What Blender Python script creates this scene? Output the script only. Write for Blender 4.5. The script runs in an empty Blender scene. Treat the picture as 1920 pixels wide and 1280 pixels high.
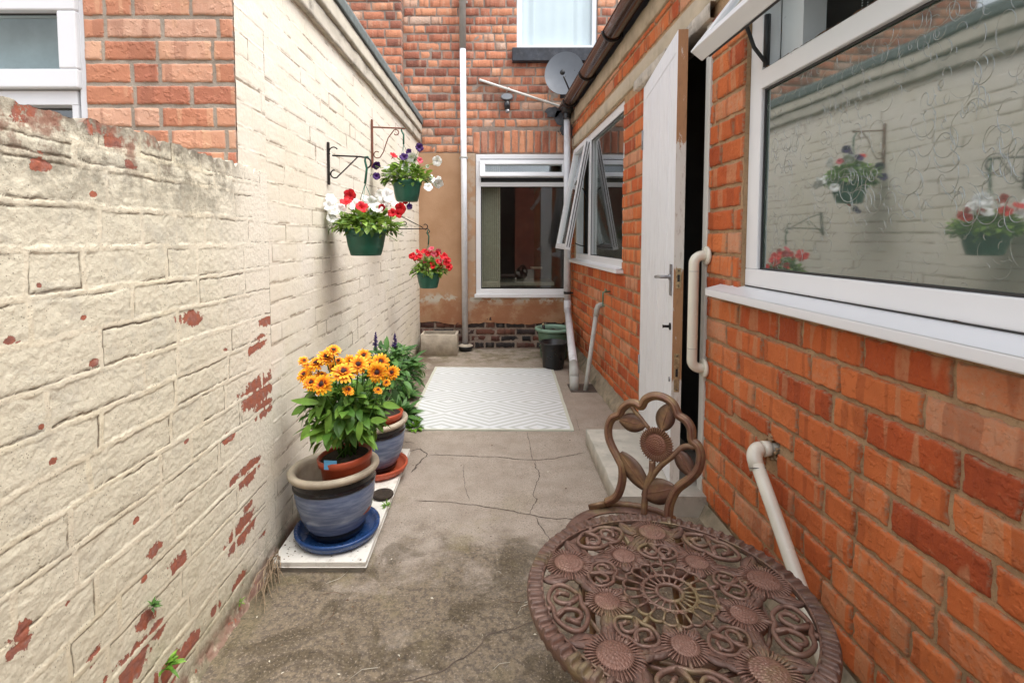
import bpy, math, random
import numpy as np
from mathutils import Vector, Matrix, noise

S = bpy.context.scene
C = S.collection
R = math.radians
PI = math.pi

# ------------------------------------------------------------------ camera
H = 1.15
cam = bpy.data.cameras.new('camera')
cam.sensor_width = 36.0
cam.lens = 36.0 * 940 / 1920
cam.shift_x = 30 / 1920
cam.shift_y = -138 / 1920
cam.clip_start = 0.02
cam.clip_end = 500
camo = bpy.data.objects.new('camera', cam)
C.objects.link(camo)
camo.location = (0, 0, H)
camo.rotation_euler = (R(90 - 3.2), 0, 0)
S.camera = camo

# ------------------------------------------------------------------ light
W = bpy.data.worlds.new("World")
S.world = W
W.use_nodes = True
wn = W.node_tree
for n in list(wn.nodes):
    wn.nodes.remove(n)
sky = wn.nodes.new('ShaderNodeTexSky')
sky.sky_type = 'NISHITA'
sky.sun_disc = False
sky.sun_elevation = R(66)
sky.sun_rotation = R(75)
sky.air_density = 1.0
sky.dust_density = 3.0
hs = wn.nodes.new('ShaderNodeHueSaturation')
hs.inputs['Saturation'].default_value = 0.22
bg = wn.nodes.new('ShaderNodeBackground')
bg.inputs['Strength'].default_value = 0.15
wo = wn.nodes.new('ShaderNodeOutputWorld')
wn.links.new(sky.outputs[0], hs.inputs['Color'])
wn.links.new(hs.outputs[0], bg.inputs['Color'])
wn.links.new(bg.outputs[0], wo.inputs['Surface'])

sun = bpy.data.lights.new('sun', 'SUN')
sun.energy = 0.8
sun.angle = R(60)
sun.color = (1.0, 0.97, 0.92)
suno = bpy.data.objects.new('sun', sun)
C.objects.link(suno)
# direction towards the sun: from the right (+X), slightly from behind the camera
sd = Vector((math.sin(R(75)) * math.cos(R(66)), -math.cos(R(75)) * math.cos(R(66)) * 1.0, math.sin(R(66))))
suno.rotation_euler = sd.to_track_quat('Z', 'Y').to_euler()
suno.location = sd * 10
sky.sun_rotation = R(105)

S.view_settings.view_transform = 'Standard'
S.view_settings.look = 'None'
S.view_settings.gamma = 1
S.view_settings.exposure = 1.75

# ------------------------------------------------------------------ materials
class M:
    """tiny node helper"""
    def __init__(s, name):
        s.m = bpy.data.materials.new(name)
        s.m.use_nodes = True
        s.t = s.m.node_tree
        for n in list(s.t.nodes):
            s.t.nodes.remove(n)
        s.out = s.t.nodes.new('ShaderNodeOutputMaterial')
        s.tc = None
    def n(s, typ, props=None, **ins):
        nd = s.t.nodes.new('ShaderNode' + typ)
        for k, v in (props or {}).items():
            setattr(nd, k, v)
        for k, v in ins.items():
            s.set(nd, k.replace('_', ' '), v)
        return nd
    def set(s, nd, key, v):
        sock = nd.inputs[int(key)] if key.isdigit() else nd.inputs[key]
        if isinstance(v, bpy.types.NodeSocket):
            s.t.links.new(v, sock)
        elif isinstance(v, (tuple, list)) and len(v) == 3 and sock.type == 'RGBA':
            sock.default_value = (*v, 1)
        else:
            sock.default_value = v
    def obj(s):
        if not s.tc:
            s.tc = s.n('TexCoord')
        return s.tc.outputs['Object']
    def geo(s):
        return s.n('NewGeometry').outputs['Position']
    def attr(s, name):
        return s.n('Attribute', dict(attribute_name=name)).outputs['Fac']
    def noise(s, vec, scale, detail=4, rough=.55, out='Fac', dist=0.0):
        nd = s.n('TexNoise', Vector=vec, Scale=scale, Detail=detail, Roughness=rough, Distortion=dist)
        return nd.outputs[out]
    def vor(s, vec, scale, out='Distance', feature='F1'):
        nd = s.n('TexVoronoi', dict(feature=feature), Vector=vec, Scale=scale)
        return nd.outputs[out]
    def math(s, op, a, b=0.0, c=0.0, clamp=False):
        nd = s.t.nodes.new('ShaderNodeMath')
        nd.operation = op
        nd.use_clamp = clamp
        for i, v in enumerate((a, b, c)):
            if isinstance(v, bpy.types.NodeSocket):
                s.t.links.new(v, nd.inputs[i])
            else:
                nd.inputs[i].default_value = v
        return nd.outputs[0]
    def step(s, v, lo, hi, a=0.0, b=1.0):
        nd = s.n('MapRange', dict(interpolation_type='SMOOTHSTEP'))
        s.set(nd, 'Value', v)
        s.set(nd, 'From Min', lo); s.set(nd, 'From Max', hi)
        s.set(nd, 'To Min', a); s.set(nd, 'To Max', b)
        return nd.outputs[0]
    def mix(s, f, a, b, blend='MIX'):
        nd = s.t.nodes.new('ShaderNodeMix')
        nd.data_type = 'RGBA'
        nd.blend_type = blend
        for k, v in ((0, f), (6, a), (7, b)):
            if isinstance(v, bpy.types.NodeSocket):
                s.t.links.new(v, nd.inputs[k])
            elif isinstance(v, (tuple, list)):
                nd.inputs[k].default_value = (*v, 1)
            else:
                nd.inputs[k].default_value = v
        return nd.outputs[2]
    def ramp(s, f, stops, interp='LINEAR'):
        nd = s.t.nodes.new('ShaderNodeValToRGB')
        cr = nd.color_ramp
        cr.interpolation = interp
        while len(cr.elements) > 1:
            cr.elements.remove(cr.elements[-1])
        cr.elements[0].position = stops[0][0]
        cr.elements[0].color = (*stops[0][1], 1)
        for p, c in stops[1:]:
            e = cr.elements.new(p)
            e.color = (*c, 1)
        s.t.links.new(f, nd.inputs[0])
        return nd.outputs[0]
    def sep(s, vec):
        nd = s.n('SeparateXYZ', Vector=vec)
        return nd.outputs
    def comb(s, x=0.0, y=0.0, z=0.0):
        nd = s.n('CombineXYZ')
        for k, v in (('X', x), ('Y', y), ('Z', z)):
            s.set(nd, k, v)
        return nd.outputs[0]
    def bump(s, h, strength=.5, dist=.01, normal=None):
        nd = s.n('Bump', Height=h, Strength=strength, Distance=dist)
        if normal is not None:
            s.t.links.new(normal, nd.inputs['Normal'])
        return nd.outputs[0]
    def fin(s, color, rough=.6, metal=0.0, normal=None, spec=.5, **kw):
        p = s.n('BsdfPrincipled')
        s.set(p, 'Base Color', color)
        s.set(p, 'Roughness', rough)
        s.set(p, 'Metallic', metal)
        s.set(p, 'Specular IOR Level', spec)
        for k, v in kw.items():
            s.set(p, k.replace('_', ' '), v)
        if normal is not None:
            s.t.links.new(normal, p.inputs['Normal'])
        s.t.links.new(p.outputs[0], s.out.inputs['Surface'])
        return s.m

def plain(name, col, rough=.5, metal=0.0, var=.12, vscale=9.0, bstr=.15, bscale=120.0, spec=.5, dirt=None, rv=1.0, **kw):
    m = M(name)
    g = m.geo()
    a = m.noise(g, vscale, 5, .6)
    c = m.mix(m.step(a, .3, .75), tuple(x * (1 - var) for x in col), tuple(min(1, x * (1 + var)) for x in col))
    if dirt:
        d = m.noise(g, dirt[1], 6, .7)
        c = m.mix(m.math('MULTIPLY', m.step(d, .5, .78), dirt[2]), c, dirt[0])
    nb = m.bump(m.noise(g, bscale, 3), bstr, .002)
    r = m.step(m.noise(g, vscale * 2.3, 3), .2, .8, max(.02, rough - .08 * rv), min(1, rough + .1 * rv))
    return m.fin(c, r, metal, nb, spec, **kw)

def brick_mat(name, stops, band=(.55, .30, .16), bandf=.6, mort=(.36, .26, .17), soot=None, white=.0):
    m = M(name)
    g = m.geo()
    uv = m.n('UVMap', dict(uv_map='UVMap')).outputs[0]
    rnd = m.attr('rnd')
    edge = m.attr('edge')
    nA = m.noise(g, 7, 5, .6)
    nB = m.noise(g, 60, 5, .65)
    k = m.math('ADD', rnd, m.math('MULTIPLY', m.math('SUBTRACT', nB, .5), .35))
    c = m.ramp(k, stops)
    # kiss marks: vertical bands inside a brick
    ux, uy = m.sep(uv)[0], m.sep(uv)[1]
    bn = m.n('TexNoise', Vector=m.comb(m.math('MULTIPLY', ux, 17.0), m.math('MULTIPLY', rnd, 57.0), m.math('MULTIPLY', uy, 1.5)), Scale=1.0, Detail=1.0).outputs[0]
    bm = m.step(bn, .585, .61)
    bm = m.math('MULTIPLY', bm, m.step(nB, .2, .6, .35, 1.0))
    c = m.mix(m.math('MULTIPLY', bm, bandf), c, band)
    bd = m.step(bn, .40, .36)
    c = m.mix(m.math('MULTIPLY', bd, .35), c, tuple(x * .55 for x in stops[0][1]))
    # blotches
    c = m.mix(m.step(nA, .35, .8, 0, .35), c, tuple(x * .7 for x in stops[0][1]))
    c = m.mix(m.step(m.noise(g, 23, 6, .7), .58, .78, 0, .45), c, band)
    # mortar smear along edges
    em = m.math('MULTIPLY', m.step(edge, .25, .95), m.step(m.noise(g, 75, 4, .7), .38, .62))
    c = m.mix(m.math('MULTIPLY', em, .8), c, mort)
    if white:
        wmk = m.step(m.noise(g, 31, 8, .75), .66, .74)
        c = m.mix(m.math('MULTIPLY', wmk, white), c, (.75, .68, .6))
    pits = m.step(m.vor(g, 170), .0, .22)
    pm = m.step(m.noise(g, 48, 2), .5, .66)
    c = m.mix(m.math('MULTIPLY', m.math('MULTIPLY', m.math('SUBTRACT', 1.0, pits), pm), .7), c, (.06, .03, .02))
    if soot:
        sn = m.noise(g, soot[1], 6, .65)
        z = m.sep(g)[2]
        sf = m.step(sn, soot[2], soot[3])
        c = m.mix(m.math('MULTIPLY', sf, soot[4]), c, soot[0])
    h = m.math('ADD', m.math('MULTIPLY', nB, .8), m.math('MULTIPLY', m.noise(g, 260, 3, .6), .35))
    h = m.math('ADD', h, m.math('MULTIPLY', pits, m.math('MULTIPLY', pm, .8)))
    return m.fin(c, .78, 0, m.bump(h, .55, .004), .3)

def mortar_mat(name, col, dark, df=.6):
    m = M(name)
    g = m.geo()
    a = m.noise(g, 13, 6, .65)
    c = m.mix(m.step(a, .3, .7), col, tuple(x * .72 for x in col))
    c = m.mix(m.step(m.noise(g, 90, 5, .7), .5, .75, 0, df), c, dark)
    h = m.math('ADD', m.noise(g, 120, 4, .7), m.math('MULTIPLY', m.noise(g, 420, 2), .5))
    return m.fin(c, .92, 0, m.bump(h, .8, .004), .2)

MATS = {}
MATS['brick_right'] = brick_mat('orange_brick', [(0, (.36, .070, .026)), (.2, (.50, .100, .028)), (.5, (.58, .145, .042)), (.82, (.64, .185, .058)), (1, (.58, .29, .17))], bandf=.55, white=.5)
MATS['mortar_right'] = mortar_mat('sandy_mortar', (.50, .33, .19), (.10, .06, .04), .6)
MATS['brick_back'] = brick_mat('terrace_brick', [(0, (.24, .09, .06)), (.25, (.42, .15, .09)), (.55, (.58, .22, .12)), (.85, (.68, .31, .17)), (1, (.60, .42, .32))], band=(.62, .38, .26), bandf=.4, mort=(.40, .31, .25), soot=((.10, .065, .05), 1.6, .50, .70, .62))
MATS['mortar_back'] = mortar_mat('grey_mortar', (.36, .29, .24), (.09, .07, .06), .6)
MATS['brick_plinth'] = brick_mat('sooty_brick', [(0, (.02, .02, .022)), (.4, (.05, .04, .04)), (.7, (.14, .05, .035)), (1, (.20, .09, .06))], band=(.22, .18, .15), bandf=.3, mort=(.25, .19, .15))
MATS['brick_pier'] = brick_mat('pink_brick', [(0, (.48, .18, .11)), (.3, (.60, .26, .15)), (.7, (.68, .35, .22)), (1, (.72, .44, .31))], band=(.78, .46, .28), bandf=.55, mort=(.50, .42, .34))
MATS['mortar_pier'] = mortar_mat('pale_mortar', (.50, .43, .35), (.2, .16, .13), .4)

def painted(name, base, mort=False, near=False):
    m = M(name)
    g = m.geo()
    px, py, pz = m.sep(g)
    edge = m.attr('edge'); rnd = m.attr('rnd')
    nA = m.noise(g, 3.2, 5, .6)
    nB = m.noise(g, 70, 6, .68)
    nC = m.noise(g, 14, 6, .65)
    base2 = base
    c = m.mix(m.step(nA, .35, .7), base, tuple(x * y for x, y in zip(base, (.95, .94, .88))))
    c = m.mix(m.step(nC, .55, .8, 0, .35), c, tuple(x * y for x, y in zip(base, (.84, .82, .74))))
    if near:
        c = m.mix(m.step(edge, .5, .2, 0, .8), c, tuple(x * y for x, y in zip(base, (.90, .92, .92))))
    # fine dark speckles and scratches
    sp = m.step(m.noise(m.n('Mapping', Vector=g, Scale=(1, 1, 1.6)).outputs[0], 95 if near else 60, 5, .75), .66, .72)
    c = m.mix(m.math('MULTIPLY', m.math('MULTIPLY', sp, m.step(nC, .45, .62)), .55), c, (.22, .18, .13))
    if near:
        c = m.mix(m.step(py, 1.30, 1.72, 0, 1.0), c, (.79, .735, .62))
    # dirt in the open joints
    ck = m.attr('crackm')
    dj = m.math('MULTIPLY', m.step(ck, .10, .50), m.step(m.noise(g, 33, 5, .7), .30, .52, .25, 1.0))
    c = m.mix(m.math('MULTIPLY', dj, .88 if near else .72), c, (.10, .07, .04) if near else (.20, .14, .085))
    halo = m.math('MULTIPLY', m.step(ck, .01, .2), m.step(m.noise(g, 21, 5, .7), .5, .7))
    c = m.mix(m.math('MULTIPLY', halo, .35), c, (.36, .29, .18))
    # yellow green staining towards the ground
    low = m.math('MULTIPLY', m.step(pz, .55, .0), m.step(m.noise(g, 6, 5, .6), .35, .7))
    c = m.mix(m.math('MULTIPLY', low, .42), c, (.46, .40, .24))
    low2 = m.math('MULTIPLY', m.step(pz, .18, .02), m.step(m.noise(g, 15, 5, .7), .4, .65))
    c = m.mix(m.math('MULTIPLY', low2, .7), c, (.10, .10, .055))
    low3 = m.math('MULTIPLY', m.step(pz, .075, .02), m.step(m.noise(g, 24, 5, .7), .25, .5))
    c = m.mix(m.math('MULTIPLY', low3, .85), c, m.mix(m.step(m.noise(g, 11, 3), .45, .6), (.15, .125, .075), (.20, .09, .065)))
    if near:
        # mildew at the weathered top
        pit = m.math('MULTIPLY', m.step(m.vor(g, 150), .26, .12), m.step(m.noise(g, 27, 4, .7), .46, .60))
        c = m.mix(m.math('MULTIPLY', pit, .8), c, (.20, .17, .12))
        yf0 = m.step(py, 1.66, 1.40)
        gy = m.math('MULTIPLY', m.math('MULTIPLY', m.step(m.noise(g, 10, 6, .7), .50, .66), yf0), m.step(pz, .35, .75))
        c = m.mix(m.math('MULTIPLY', gy, .42), c, (.47, .45, .38))
        yf = m.step(py, 1.64, 1.42)
        top = m.math('MULTIPLY', m.math('MULTIPLY', m.step(pz, 1.12, 1.36), yf), m.step(m.noise(g, 16, 7, .75), .40, .60))
        c = m.mix(m.math('MULTIPLY', top, .80), c, (.13, .115, .085))
        rim = m.math('MULTIPLY', m.math('MULTIPLY', m.step(pz, 1.345, 1.375), yf), m.step(m.noise(g, 20, 5, .7), .30, .55))
        c = m.mix(m.math('MULTIPLY', rim, .7), c, (.20, .17, .13))
        top2 = m.math('MULTIPLY', m.math('MULTIPLY', m.step(pz, 1.27, 1.38), m.step(py, 1.30, 1.10)), m.step(m.noise(g, 8, 5, .7), .52, .60))
        c = m.mix(m.math('MULTIPLY', top2, .8), c, (.34, .15, .10))
    # peeled paint: brick shows
    chip = m.attr('chip')
    cn = m.noise(g, 38, 7, .72)
    cm = m.math('ADD', m.math('MULTIPLY', chip, .62), cn)
    cf = m.step(cm, .80, .825)
    bc = m.mix(m.step(m.noise(g, 55, 5), .3, .7), (.40, .125, .07), (.30, .13, .10))
    bc = m.mix(m.step(m.noise(g, 24, 5), .6, .7, 0, .6), bc, (.36, .30, .27))
    c = m.mix(cf, c, bc)
    h = m.math('ADD', m.math('MULTIPLY', nB, .7 if not near else 1.0), m.math('MULTIPLY', m.noise(g, 220, 3, .6), .25))
    h = m.math('SUBTRACT', h, m.math('MULTIPLY', cf, .5))
    h = m.math('SUBTRACT', h, m.math('MULTIPLY', sp, .35))
    return m.fin(c, m.step(cf, 0, 1, .62, .85), 0, m.bump(h, .6 if near else .4, .0045), .35)
MATS['paint_near'] = painted('cream_paint_weathered', (.76, .695, .545), near=True)
MATS['paint_far'] = painted('cream_paint', (.79, .73, .63))

MATS['upvc'] = plain('white_upvc', (.80, .81, .83), .28, var=.015, vscale=3, bstr=.0, rv=.1)
MATS['upvc_old'] = plain('old_white_plastic', (.72, .71, .66), .4, var=.06, bstr=.06, dirt=((.40, .38, .32), 9, .4))
MATS['cream_plastic'] = plain('cream_plastic', (.80, .77, .66), .22, var=.03, bstr=.02, spec=.6)
MATS['seal'] = plain('black_seal', (.025, .025, .027), .5)
MATS['grey_pipe'] = plain('grey_pipe', (.45, .46, .43), .45, var=.1, dirt=((.2, .2, .16), 11, .5))
MATS['white_pipe'] = plain('white_pipe', (.74, .76, .80), .38, var=.06, dirt=((.35, .34, .30), 14, .45))
MATS['taupe_pipe'] = plain('taupe_pipe', (.36, .32, .28), .5, var=.08)
MATS['gutter'] = plain('brown_gutter', (.055, .026, .018), .16, var=.15, bstr=.02, spec=.7)
MATS['black_plastic'] = plain('black_plastic', (.014, .014, .015), .32, var=.1, bstr=.05)
MATS['concrete_pale'] = plain('pale_concrete', (.50, .42, .31), .85, var=.12, vscale=7, bstr=.5, bscale=150, dirt=((.22, .17, .12), 8, .5))
MATS['wallplate'] = plain('sand_cement', (.44, .35, .24), .9, var=.18, vscale=6, bstr=.6, bscale=90, dirt=((.16, .11, .07), 9, .6))
MATS['fascia'] = plain('weathered_fascia', (.56, .51, .42), .8, var=.1, vscale=9, bstr=.7, bscale=70, dirt=((.05, .045, .035), 7, .92))
MATS['fascia_top'] = plain('cream_board', (.58, .53, .43), .75, var=.1, vscale=9, bstr=.4, bscale=70, dirt=((.12, .10, .08), 5, .6))
MATS['felt'] = plain('roof_felt', (.13, .15, .145), .9, var=.2, vscale=25, bstr=.6, bscale=300)
MATS['slate'] = plain('slate', (.10, .10, .115), .7, var=.25, vscale=6, bstr=.4)
MATS['dark_sill'] = plain('black_painted_stone', (.028, .032, .042), .55, var=.4, vscale=12, bstr=.4, dirt=((.12, .12, .13), 18, .6))
MATS['dark_metal'] = plain('dark_iron', (.035, .03, .03), .5, .6, var=.3, vscale=40)
MATS['rust_metal'] = plain('rusty_iron', (.22, .085, .055), .7, .2, var=.3, vscale=50)
MATS['green_plastic'] = plain('green_plastic', (.018, .115, .075), .38, var=.12, vscale=20, bstr=.05)
MATS['sage_plastic'] = plain('sage_plastic', (.10, .19, .125), .45, var=.15, vscale=12, dirt=((.3, .3, .24), 10, .3))
MATS['sage_rim'] = plain('sage_rim', (.22, .36, .27), .45, var=.1, vscale=12)
MATS['soil'] = plain('soil', (.035, .024, .016), .95, var=.4, vscale=60, bstr=1.0, bscale=150)
MATS['terracotta'] = plain('terracotta_plastic', (.42, .075, .03), .42, var=.1, vscale=14, bstr=.08)
MATS['stone'] = plain('trough_stone', (.44, .38, .30), .9, var=.2, vscale=12, bstr=.7, bscale=90, dirt=((.20, .19, .11), 9, .6))
MATS['lead'] = plain('lead_patch', (.075, .08, .09), .55, var=.4, vscale=18, bstr=.3)
MATS['chrome'] = plain('galvanised', (.36, .36, .37), .38, .8, var=.2, vscale=40)
MATS['brass'] = plain('worn_brass_plate', (.50, .40, .24), .45, .5, var=.3, vscale=80, dirt=((.12, .06, .03), 60, .8))
MATS['bare_wood'] = None
MATS['dish'] = plain('dish_grey', (.10, .11, .125), .5, var=.06, vscale=8)
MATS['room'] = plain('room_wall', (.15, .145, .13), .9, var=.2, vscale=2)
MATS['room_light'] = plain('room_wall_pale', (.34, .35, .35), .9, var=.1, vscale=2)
MATS['net'] = plain('net_curtain', (.80, .84, .90), .9, var=.03, vscale=3)
MATS['blind'] = plain('beige_blind', (.50, .46, .34), .8, var=.08, vscale=30)
MATS['teal_blind'] = plain('teal_blind', (.42, .52, .55), .8)
MATS['screw'] = plain('screw_head', (.2, .17, .12), .5, .5)

def wood_door():
    m = M('door_white_paint')
    g = m.geo()
    a = m.noise(m.n('Mapping', Vector=g, Scale=(1, 1, .12)).outputs[0], 60, 5, .65)
    c = m.mix(m.step(a, .45, .8), (.84, .86, .90), (.70, .71, .74))
    c = m.mix(m.step(m.noise(g, 26, 7, .8), .66, .72, 0, .55), c, (.38, .35, .31))
    return m.fin(c, .45, 0, m.bump(a, .35, .003))
MATS['door'] = wood_door()
def door_edge():
    m = M('door_edge_worn_wood')
    g = m.geo()
    z = m.sep(g)[2]
    st = m.n('Mapping', Vector=g, Scale=(1, 1, .25)).outputs[0]
    a = m.noise(st, 45, 7, .75)
    zones = m.math('MAXIMUM', m.step(z, 1.50, 1.62), m.math('MULTIPLY', m.step(z, .50, .60), m.step(z, 1.06, .98)))
    c = m.mix(m.step(m.math('ADD', a, m.math('MULTIPLY', zones, .30)), .62, .68), (.72, .71, .66), (.44, .24, .12))
    c = m.mix(m.step(m.noise(st, 90, 5, .7), .5, .75, 0, .5), c, (.22, .13, .08))
    return m.fin(c, .7, 0, m.bump(a, .6, .004))
MATS['door_edge'] = door_edge()
MATS['frame_old'] = plain('weathered_frame', (.50, .45, .38), .8, var=.2, vscale=18, bstr=.6, bscale=60, dirt=((.10, .075, .05), 14, .9))

def glass(name, refl=.3, tint=(.85, .9, .88), body=None, rough=.0):
    """clear pane: part mirror, part see-through (or obscured body)"""
    m = M(name)
    g = m.n('BsdfGlossy', Color=(.96, .98, 1.0), Roughness=rough)
    fc = m.n('LayerWeight', Blend=.5).outputs['Facing']
    f = m.math('ADD', m.math('MULTIPLY', m.math('POWER', fc, 4.0), .75), refl, clamp=True)
    if body:
        b = m.n('BsdfDiffuse', Color=body)
    else:
        b = m.n('BsdfTransparent', Color=tint)
    mx = m.n('MixShader')
    m.t.links.new(f, mx.inputs[0]); m.t.links.new(b.outputs[0], mx.inputs[1]); m.t.links.new(g.outputs[0], mx.inputs[2])
    m.t.links.new(mx.outputs[0], m.out.inputs['Surface'])
    return m.m
MATS['glass'] = glass('clear_glass', .11)
MATS['glass_net'] = glass('clear_glass_pale', .06)
MATS['glass_obs'] = glass('obscured_glass', .255, body=(.075, .105, .088), rough=.035)

def petal(name, c1, c2, rough=.55):
    m = M(name)
    g = m.geo()
    a = m.noise(g, 55, 4)
    c = m.mix(m.step(a, .35, .7), c1, c2)
    return m.fin(c, rough, 0, None, .25, Subsurface_Weight=.0)
MATS['p_white'] = petal('petunia_white', (.86, .86, .84), (.72, .73, .68))
MATS['p_red'] = petal('petunia_red', (.62, .012, .015), (.42, .006, .02))
MATS['p_purple'] = petal('petunia_purple', (.055, .012, .12), (.02, .006, .05))
MATS['p_pink'] = petal('petunia_pink', (.62, .12, .16), (.50, .05, .08))
MATS['p_core'] = petal('petunia_core', (.50, .50, .12), (.35, .38, .10))
def rud():
    m = M('rudbeckia_petal')
    rad = m.attr('rad')
    rn = m.attr('rnd')
    c = m.ramp(m.math('ADD', rad, m.math('MULTIPLY', m.math('SUBTRACT', rn, .5), .35)), [(0, (.12, .01, .004)), (.34, (.30, .03, .006)), (.52, (.80, .22, .01)), (.75, (.86, .34, .012)), (1, (.85, .44, .02))])
    return m.fin(c, .55, 0, None, .25)
MATS['rud'] = rud()
MATS['rud_core'] = plain('rudbeckia_core', (.035, .012, .010), .8, var=.5, vscale=200, bstr=1, bscale=400)
MATS['salvia'] = plain('salvia_flower', (.06, .03, .16), .7, var=.4, vscale=90)
def leafm(name, c1, c2, gl=.45):
    m = M(name)
    rn = m.attr('rnd')
    g = m.geo()
    c = m.mix(m.step(rn, 0, 1), c1, c2)
    c = m.mix(m.step(m.noise(g, 60, 3), .4, .8, 0, .3), c, tuple(x * .6 for x in c1))
    p = m.n('BsdfPrincipled', Base_Color=c, Roughness=gl)
    m.set(p, 'Specular IOR Level', .4)
    tr = m.n('BsdfTranslucent', Color=m.mix(.5, c, c2))
    mx = m.n('MixShader', Fac=.22)
    m.t.links.new(p.outputs[0], mx.inputs[1]); m.t.links.new(tr.outputs[0], mx.inputs[2])
    m.t.links.new(mx.outputs[0], m.out.inputs['Surface'])
    return m.m
MATS['leaf_light'] = leafm('petunia_leaf', (.06, .135, .02), (.27, .42, .06), .5)
MATS['leaf_mid'] = leafm('rudbeckia_leaf', (.055, .145, .022), (.22, .41, .065), .42)
MATS['leaf_dark'] = leafm('salvia_leaf', (.045, .12, .035), (.12, .26, .06), .5)
MATS['leaf_weed'] = leafm('weed_leaf', (.08, .20, .02), (.22, .42, .05))
MATS['dry'] = plain('dry_stem', (.30, .22, .14), .9, var=.3, vscale=40)
MATS['litter'] = plain('leaf_litter', (.12, .06, .03), .9, var=.5, vscale=60)
MATS['litter_pale'] = plain('pale_litter', (.62, .58, .48), .9, var=.2, vscale=60)

def glaze():
    m = M('blue_glaze')
    g = m.geo()
    z = m.sep(g)[2]
    a = m.noise(m.n('Mapping', Vector=g, Scale=(1, 1, 7)).outputs[0], 11, 5, .6)
    c = m.mix(m.step(a, .3, .75), (.10, .135, .24), (.22, .27, .38))
    c = m.mix(m.step(m.noise(g, 9, 4), .6, .8, 0, .4), c, (.05, .075, .2))
    return m.fin(c, .16, 0, m.bump(m.noise(g, 40, 3), .15, .003), .6)
MATS['glaze'] = glaze()
MATS['glaze_black'] = plain('black_glaze', (.012, .012, .015), .15, var=.3, bstr=.05)
MATS['pot_rim'] = plain('biscuit_rim', (.42, .36, .27), .55, var=.15, vscale=14, bstr=.2, dirt=((.25, .19, .13), 16, .5))
MATS['saucer_blue'] = plain('blue_saucer', (.018, .055, .17), .25, var=.2, vscale=14, bstr=.1)
MATS['marble'] = plain('white_marble', (.74, .72, .66), .35, var=.06, vscale=10, bstr=.08, dirt=((.22, .17, .11), 22, .75))
MATS['slab_base'] = plain('slab_grey', (.26, .24, .20), .9, var=.2, vscale=16, bstr=.5)
MATS['tag_blue'] = plain('plant_tag', (.12, .42, .75), .4)

def floor_mat():
    m = M('old_concrete')
    g = m.geo()
    x, y, z = m.sep(g)
    fine = m.noise(g, 240, 6, .8)
    mid = m.noise(g, 9, 6, .65)
    big = m.noise(g, 2.6, 4, .55)
    c = m.mix(m.step(fine, .3, .72), (.25, .21, .172), (.48, .412, .345))
    c = m.mix(m.step(mid, .35, .7, 0, .45), c, (.225, .18, .14))
    # aggregate specks
    v = m.vor(g, 230)
    c = m.mix(m.math('MULTIPLY', m.step(v, .16, .08), m.step(m.noise(g, 60, 2), .5, .6)), c, (.55, .50, .42))
    v2 = m.step(m.noise(g, 75, 5, .8), .66, .72)
    c = m.mix(m.math('MULTIPLY', v2, .65), c, (.07, .05, .035))
    # damp algae stain: strongest nearest the camera end of the yard
    st = m.math('ADD', m.math('MULTIPLY', m.step(y, 2.25, 1.5), .34), m.math('ADD', m.math('MULTIPLY', mid, .35), m.math('MULTIPLY', big, .65)))
    c = m.mix(m.step(st, .60, .84, 0, .78), c, m.mix(m.step(m.noise(g, 55, 5, .75), .38, .62), (.05, .037, .024), (.19, .145, .09)))
    st2 = m.math('MULTIPLY', m.step(m.noise(g, 4.6, 5, .62, dist=.6), .50, .62), m.step(y, 2.15, 1.65))
    c = m.mix(m.math('MULTIPLY', st2, .75), c, m.mix(m.step(m.noise(g, 90, 4, .7), .4, .6), (.045, .034, .022), (.11, .085, .05)))
    grn = m.math('MULTIPLY', m.step(m.noise(g, 3.7, 5, .6, dist=.4), .54, .66), m.step(y, 2.4, 1.9))
    c = m.mix(m.math('MULTIPLY', grn, .35), c, (.20, .165, .075))
    gr1 = m.noise(g, 150, 3, .6)
    c = m.mix(m.step(gr1, .56, .68, 0, .45), c, (.055, .042, .03))
    c = m.mix(m.step(gr1, .42, .32, 0, .40), c, (.50, .42, .34))
    # green moss at the far end and along the walls
    far = m.math('ADD', m.step(y, 4.45, 4.8), m.math('MULTIPLY', m.step(m.math('ABSOLUTE', m.math('ADD', x, -.03)), .62, .80), .6))
    mm = m.math('MULTIPLY', far, m.step(m.noise(g, 7, 6, .7), .40, .62))
    c = m.mix(m.math('MULTIPLY', mm, .75), c, m.mix(m.step(fine, .35, .65), (.07, .065, .03), (.21, .17, .08)))
    soil = m.math('MULTIPLY', m.step(x, -.35, -.7), m.math('MULTIPLY', m.step(y, 2.5, 2.8), m.step(m.noise(g, 6, 6, .7), .36, .55)))
    c = m.mix(m.math('MULTIPLY', soil, .8), c, (.11, .075, .05))
    h = m.math('ADD', m.math('MULTIPLY', fine, .6), m.math('MULTIPLY', m.noise(g, 400, 2), .3))
    h = m.math('ADD', h, m.math('MULTIPLY', mid, .5))
    return m.fin(c, .85, 0, m.bump(h, .35, .003), .3)
MATS['floor'] = floor_mat()
MATS['crack'] = plain('crack_shadow', (.095, .07, .055), .95, var=.3)
MATS['fillet'] = plain('mossy_cement', (.30, .25, .18), .92, var=.25, vscale=14, bstr=.8, bscale=90, dirt=((.07, .075, .035), 8, .9))
MATS['stepc'] = plain('step_concrete', (.47, .44, .38), .85, var=.14, vscale=9, bstr=.5, bscale=160, dirt=((.20, .19, .16), 13, .6))
MATS['earth'] = plain('earth', (.20, .17, .13), .95, var=.2, vscale=1.5)

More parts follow.
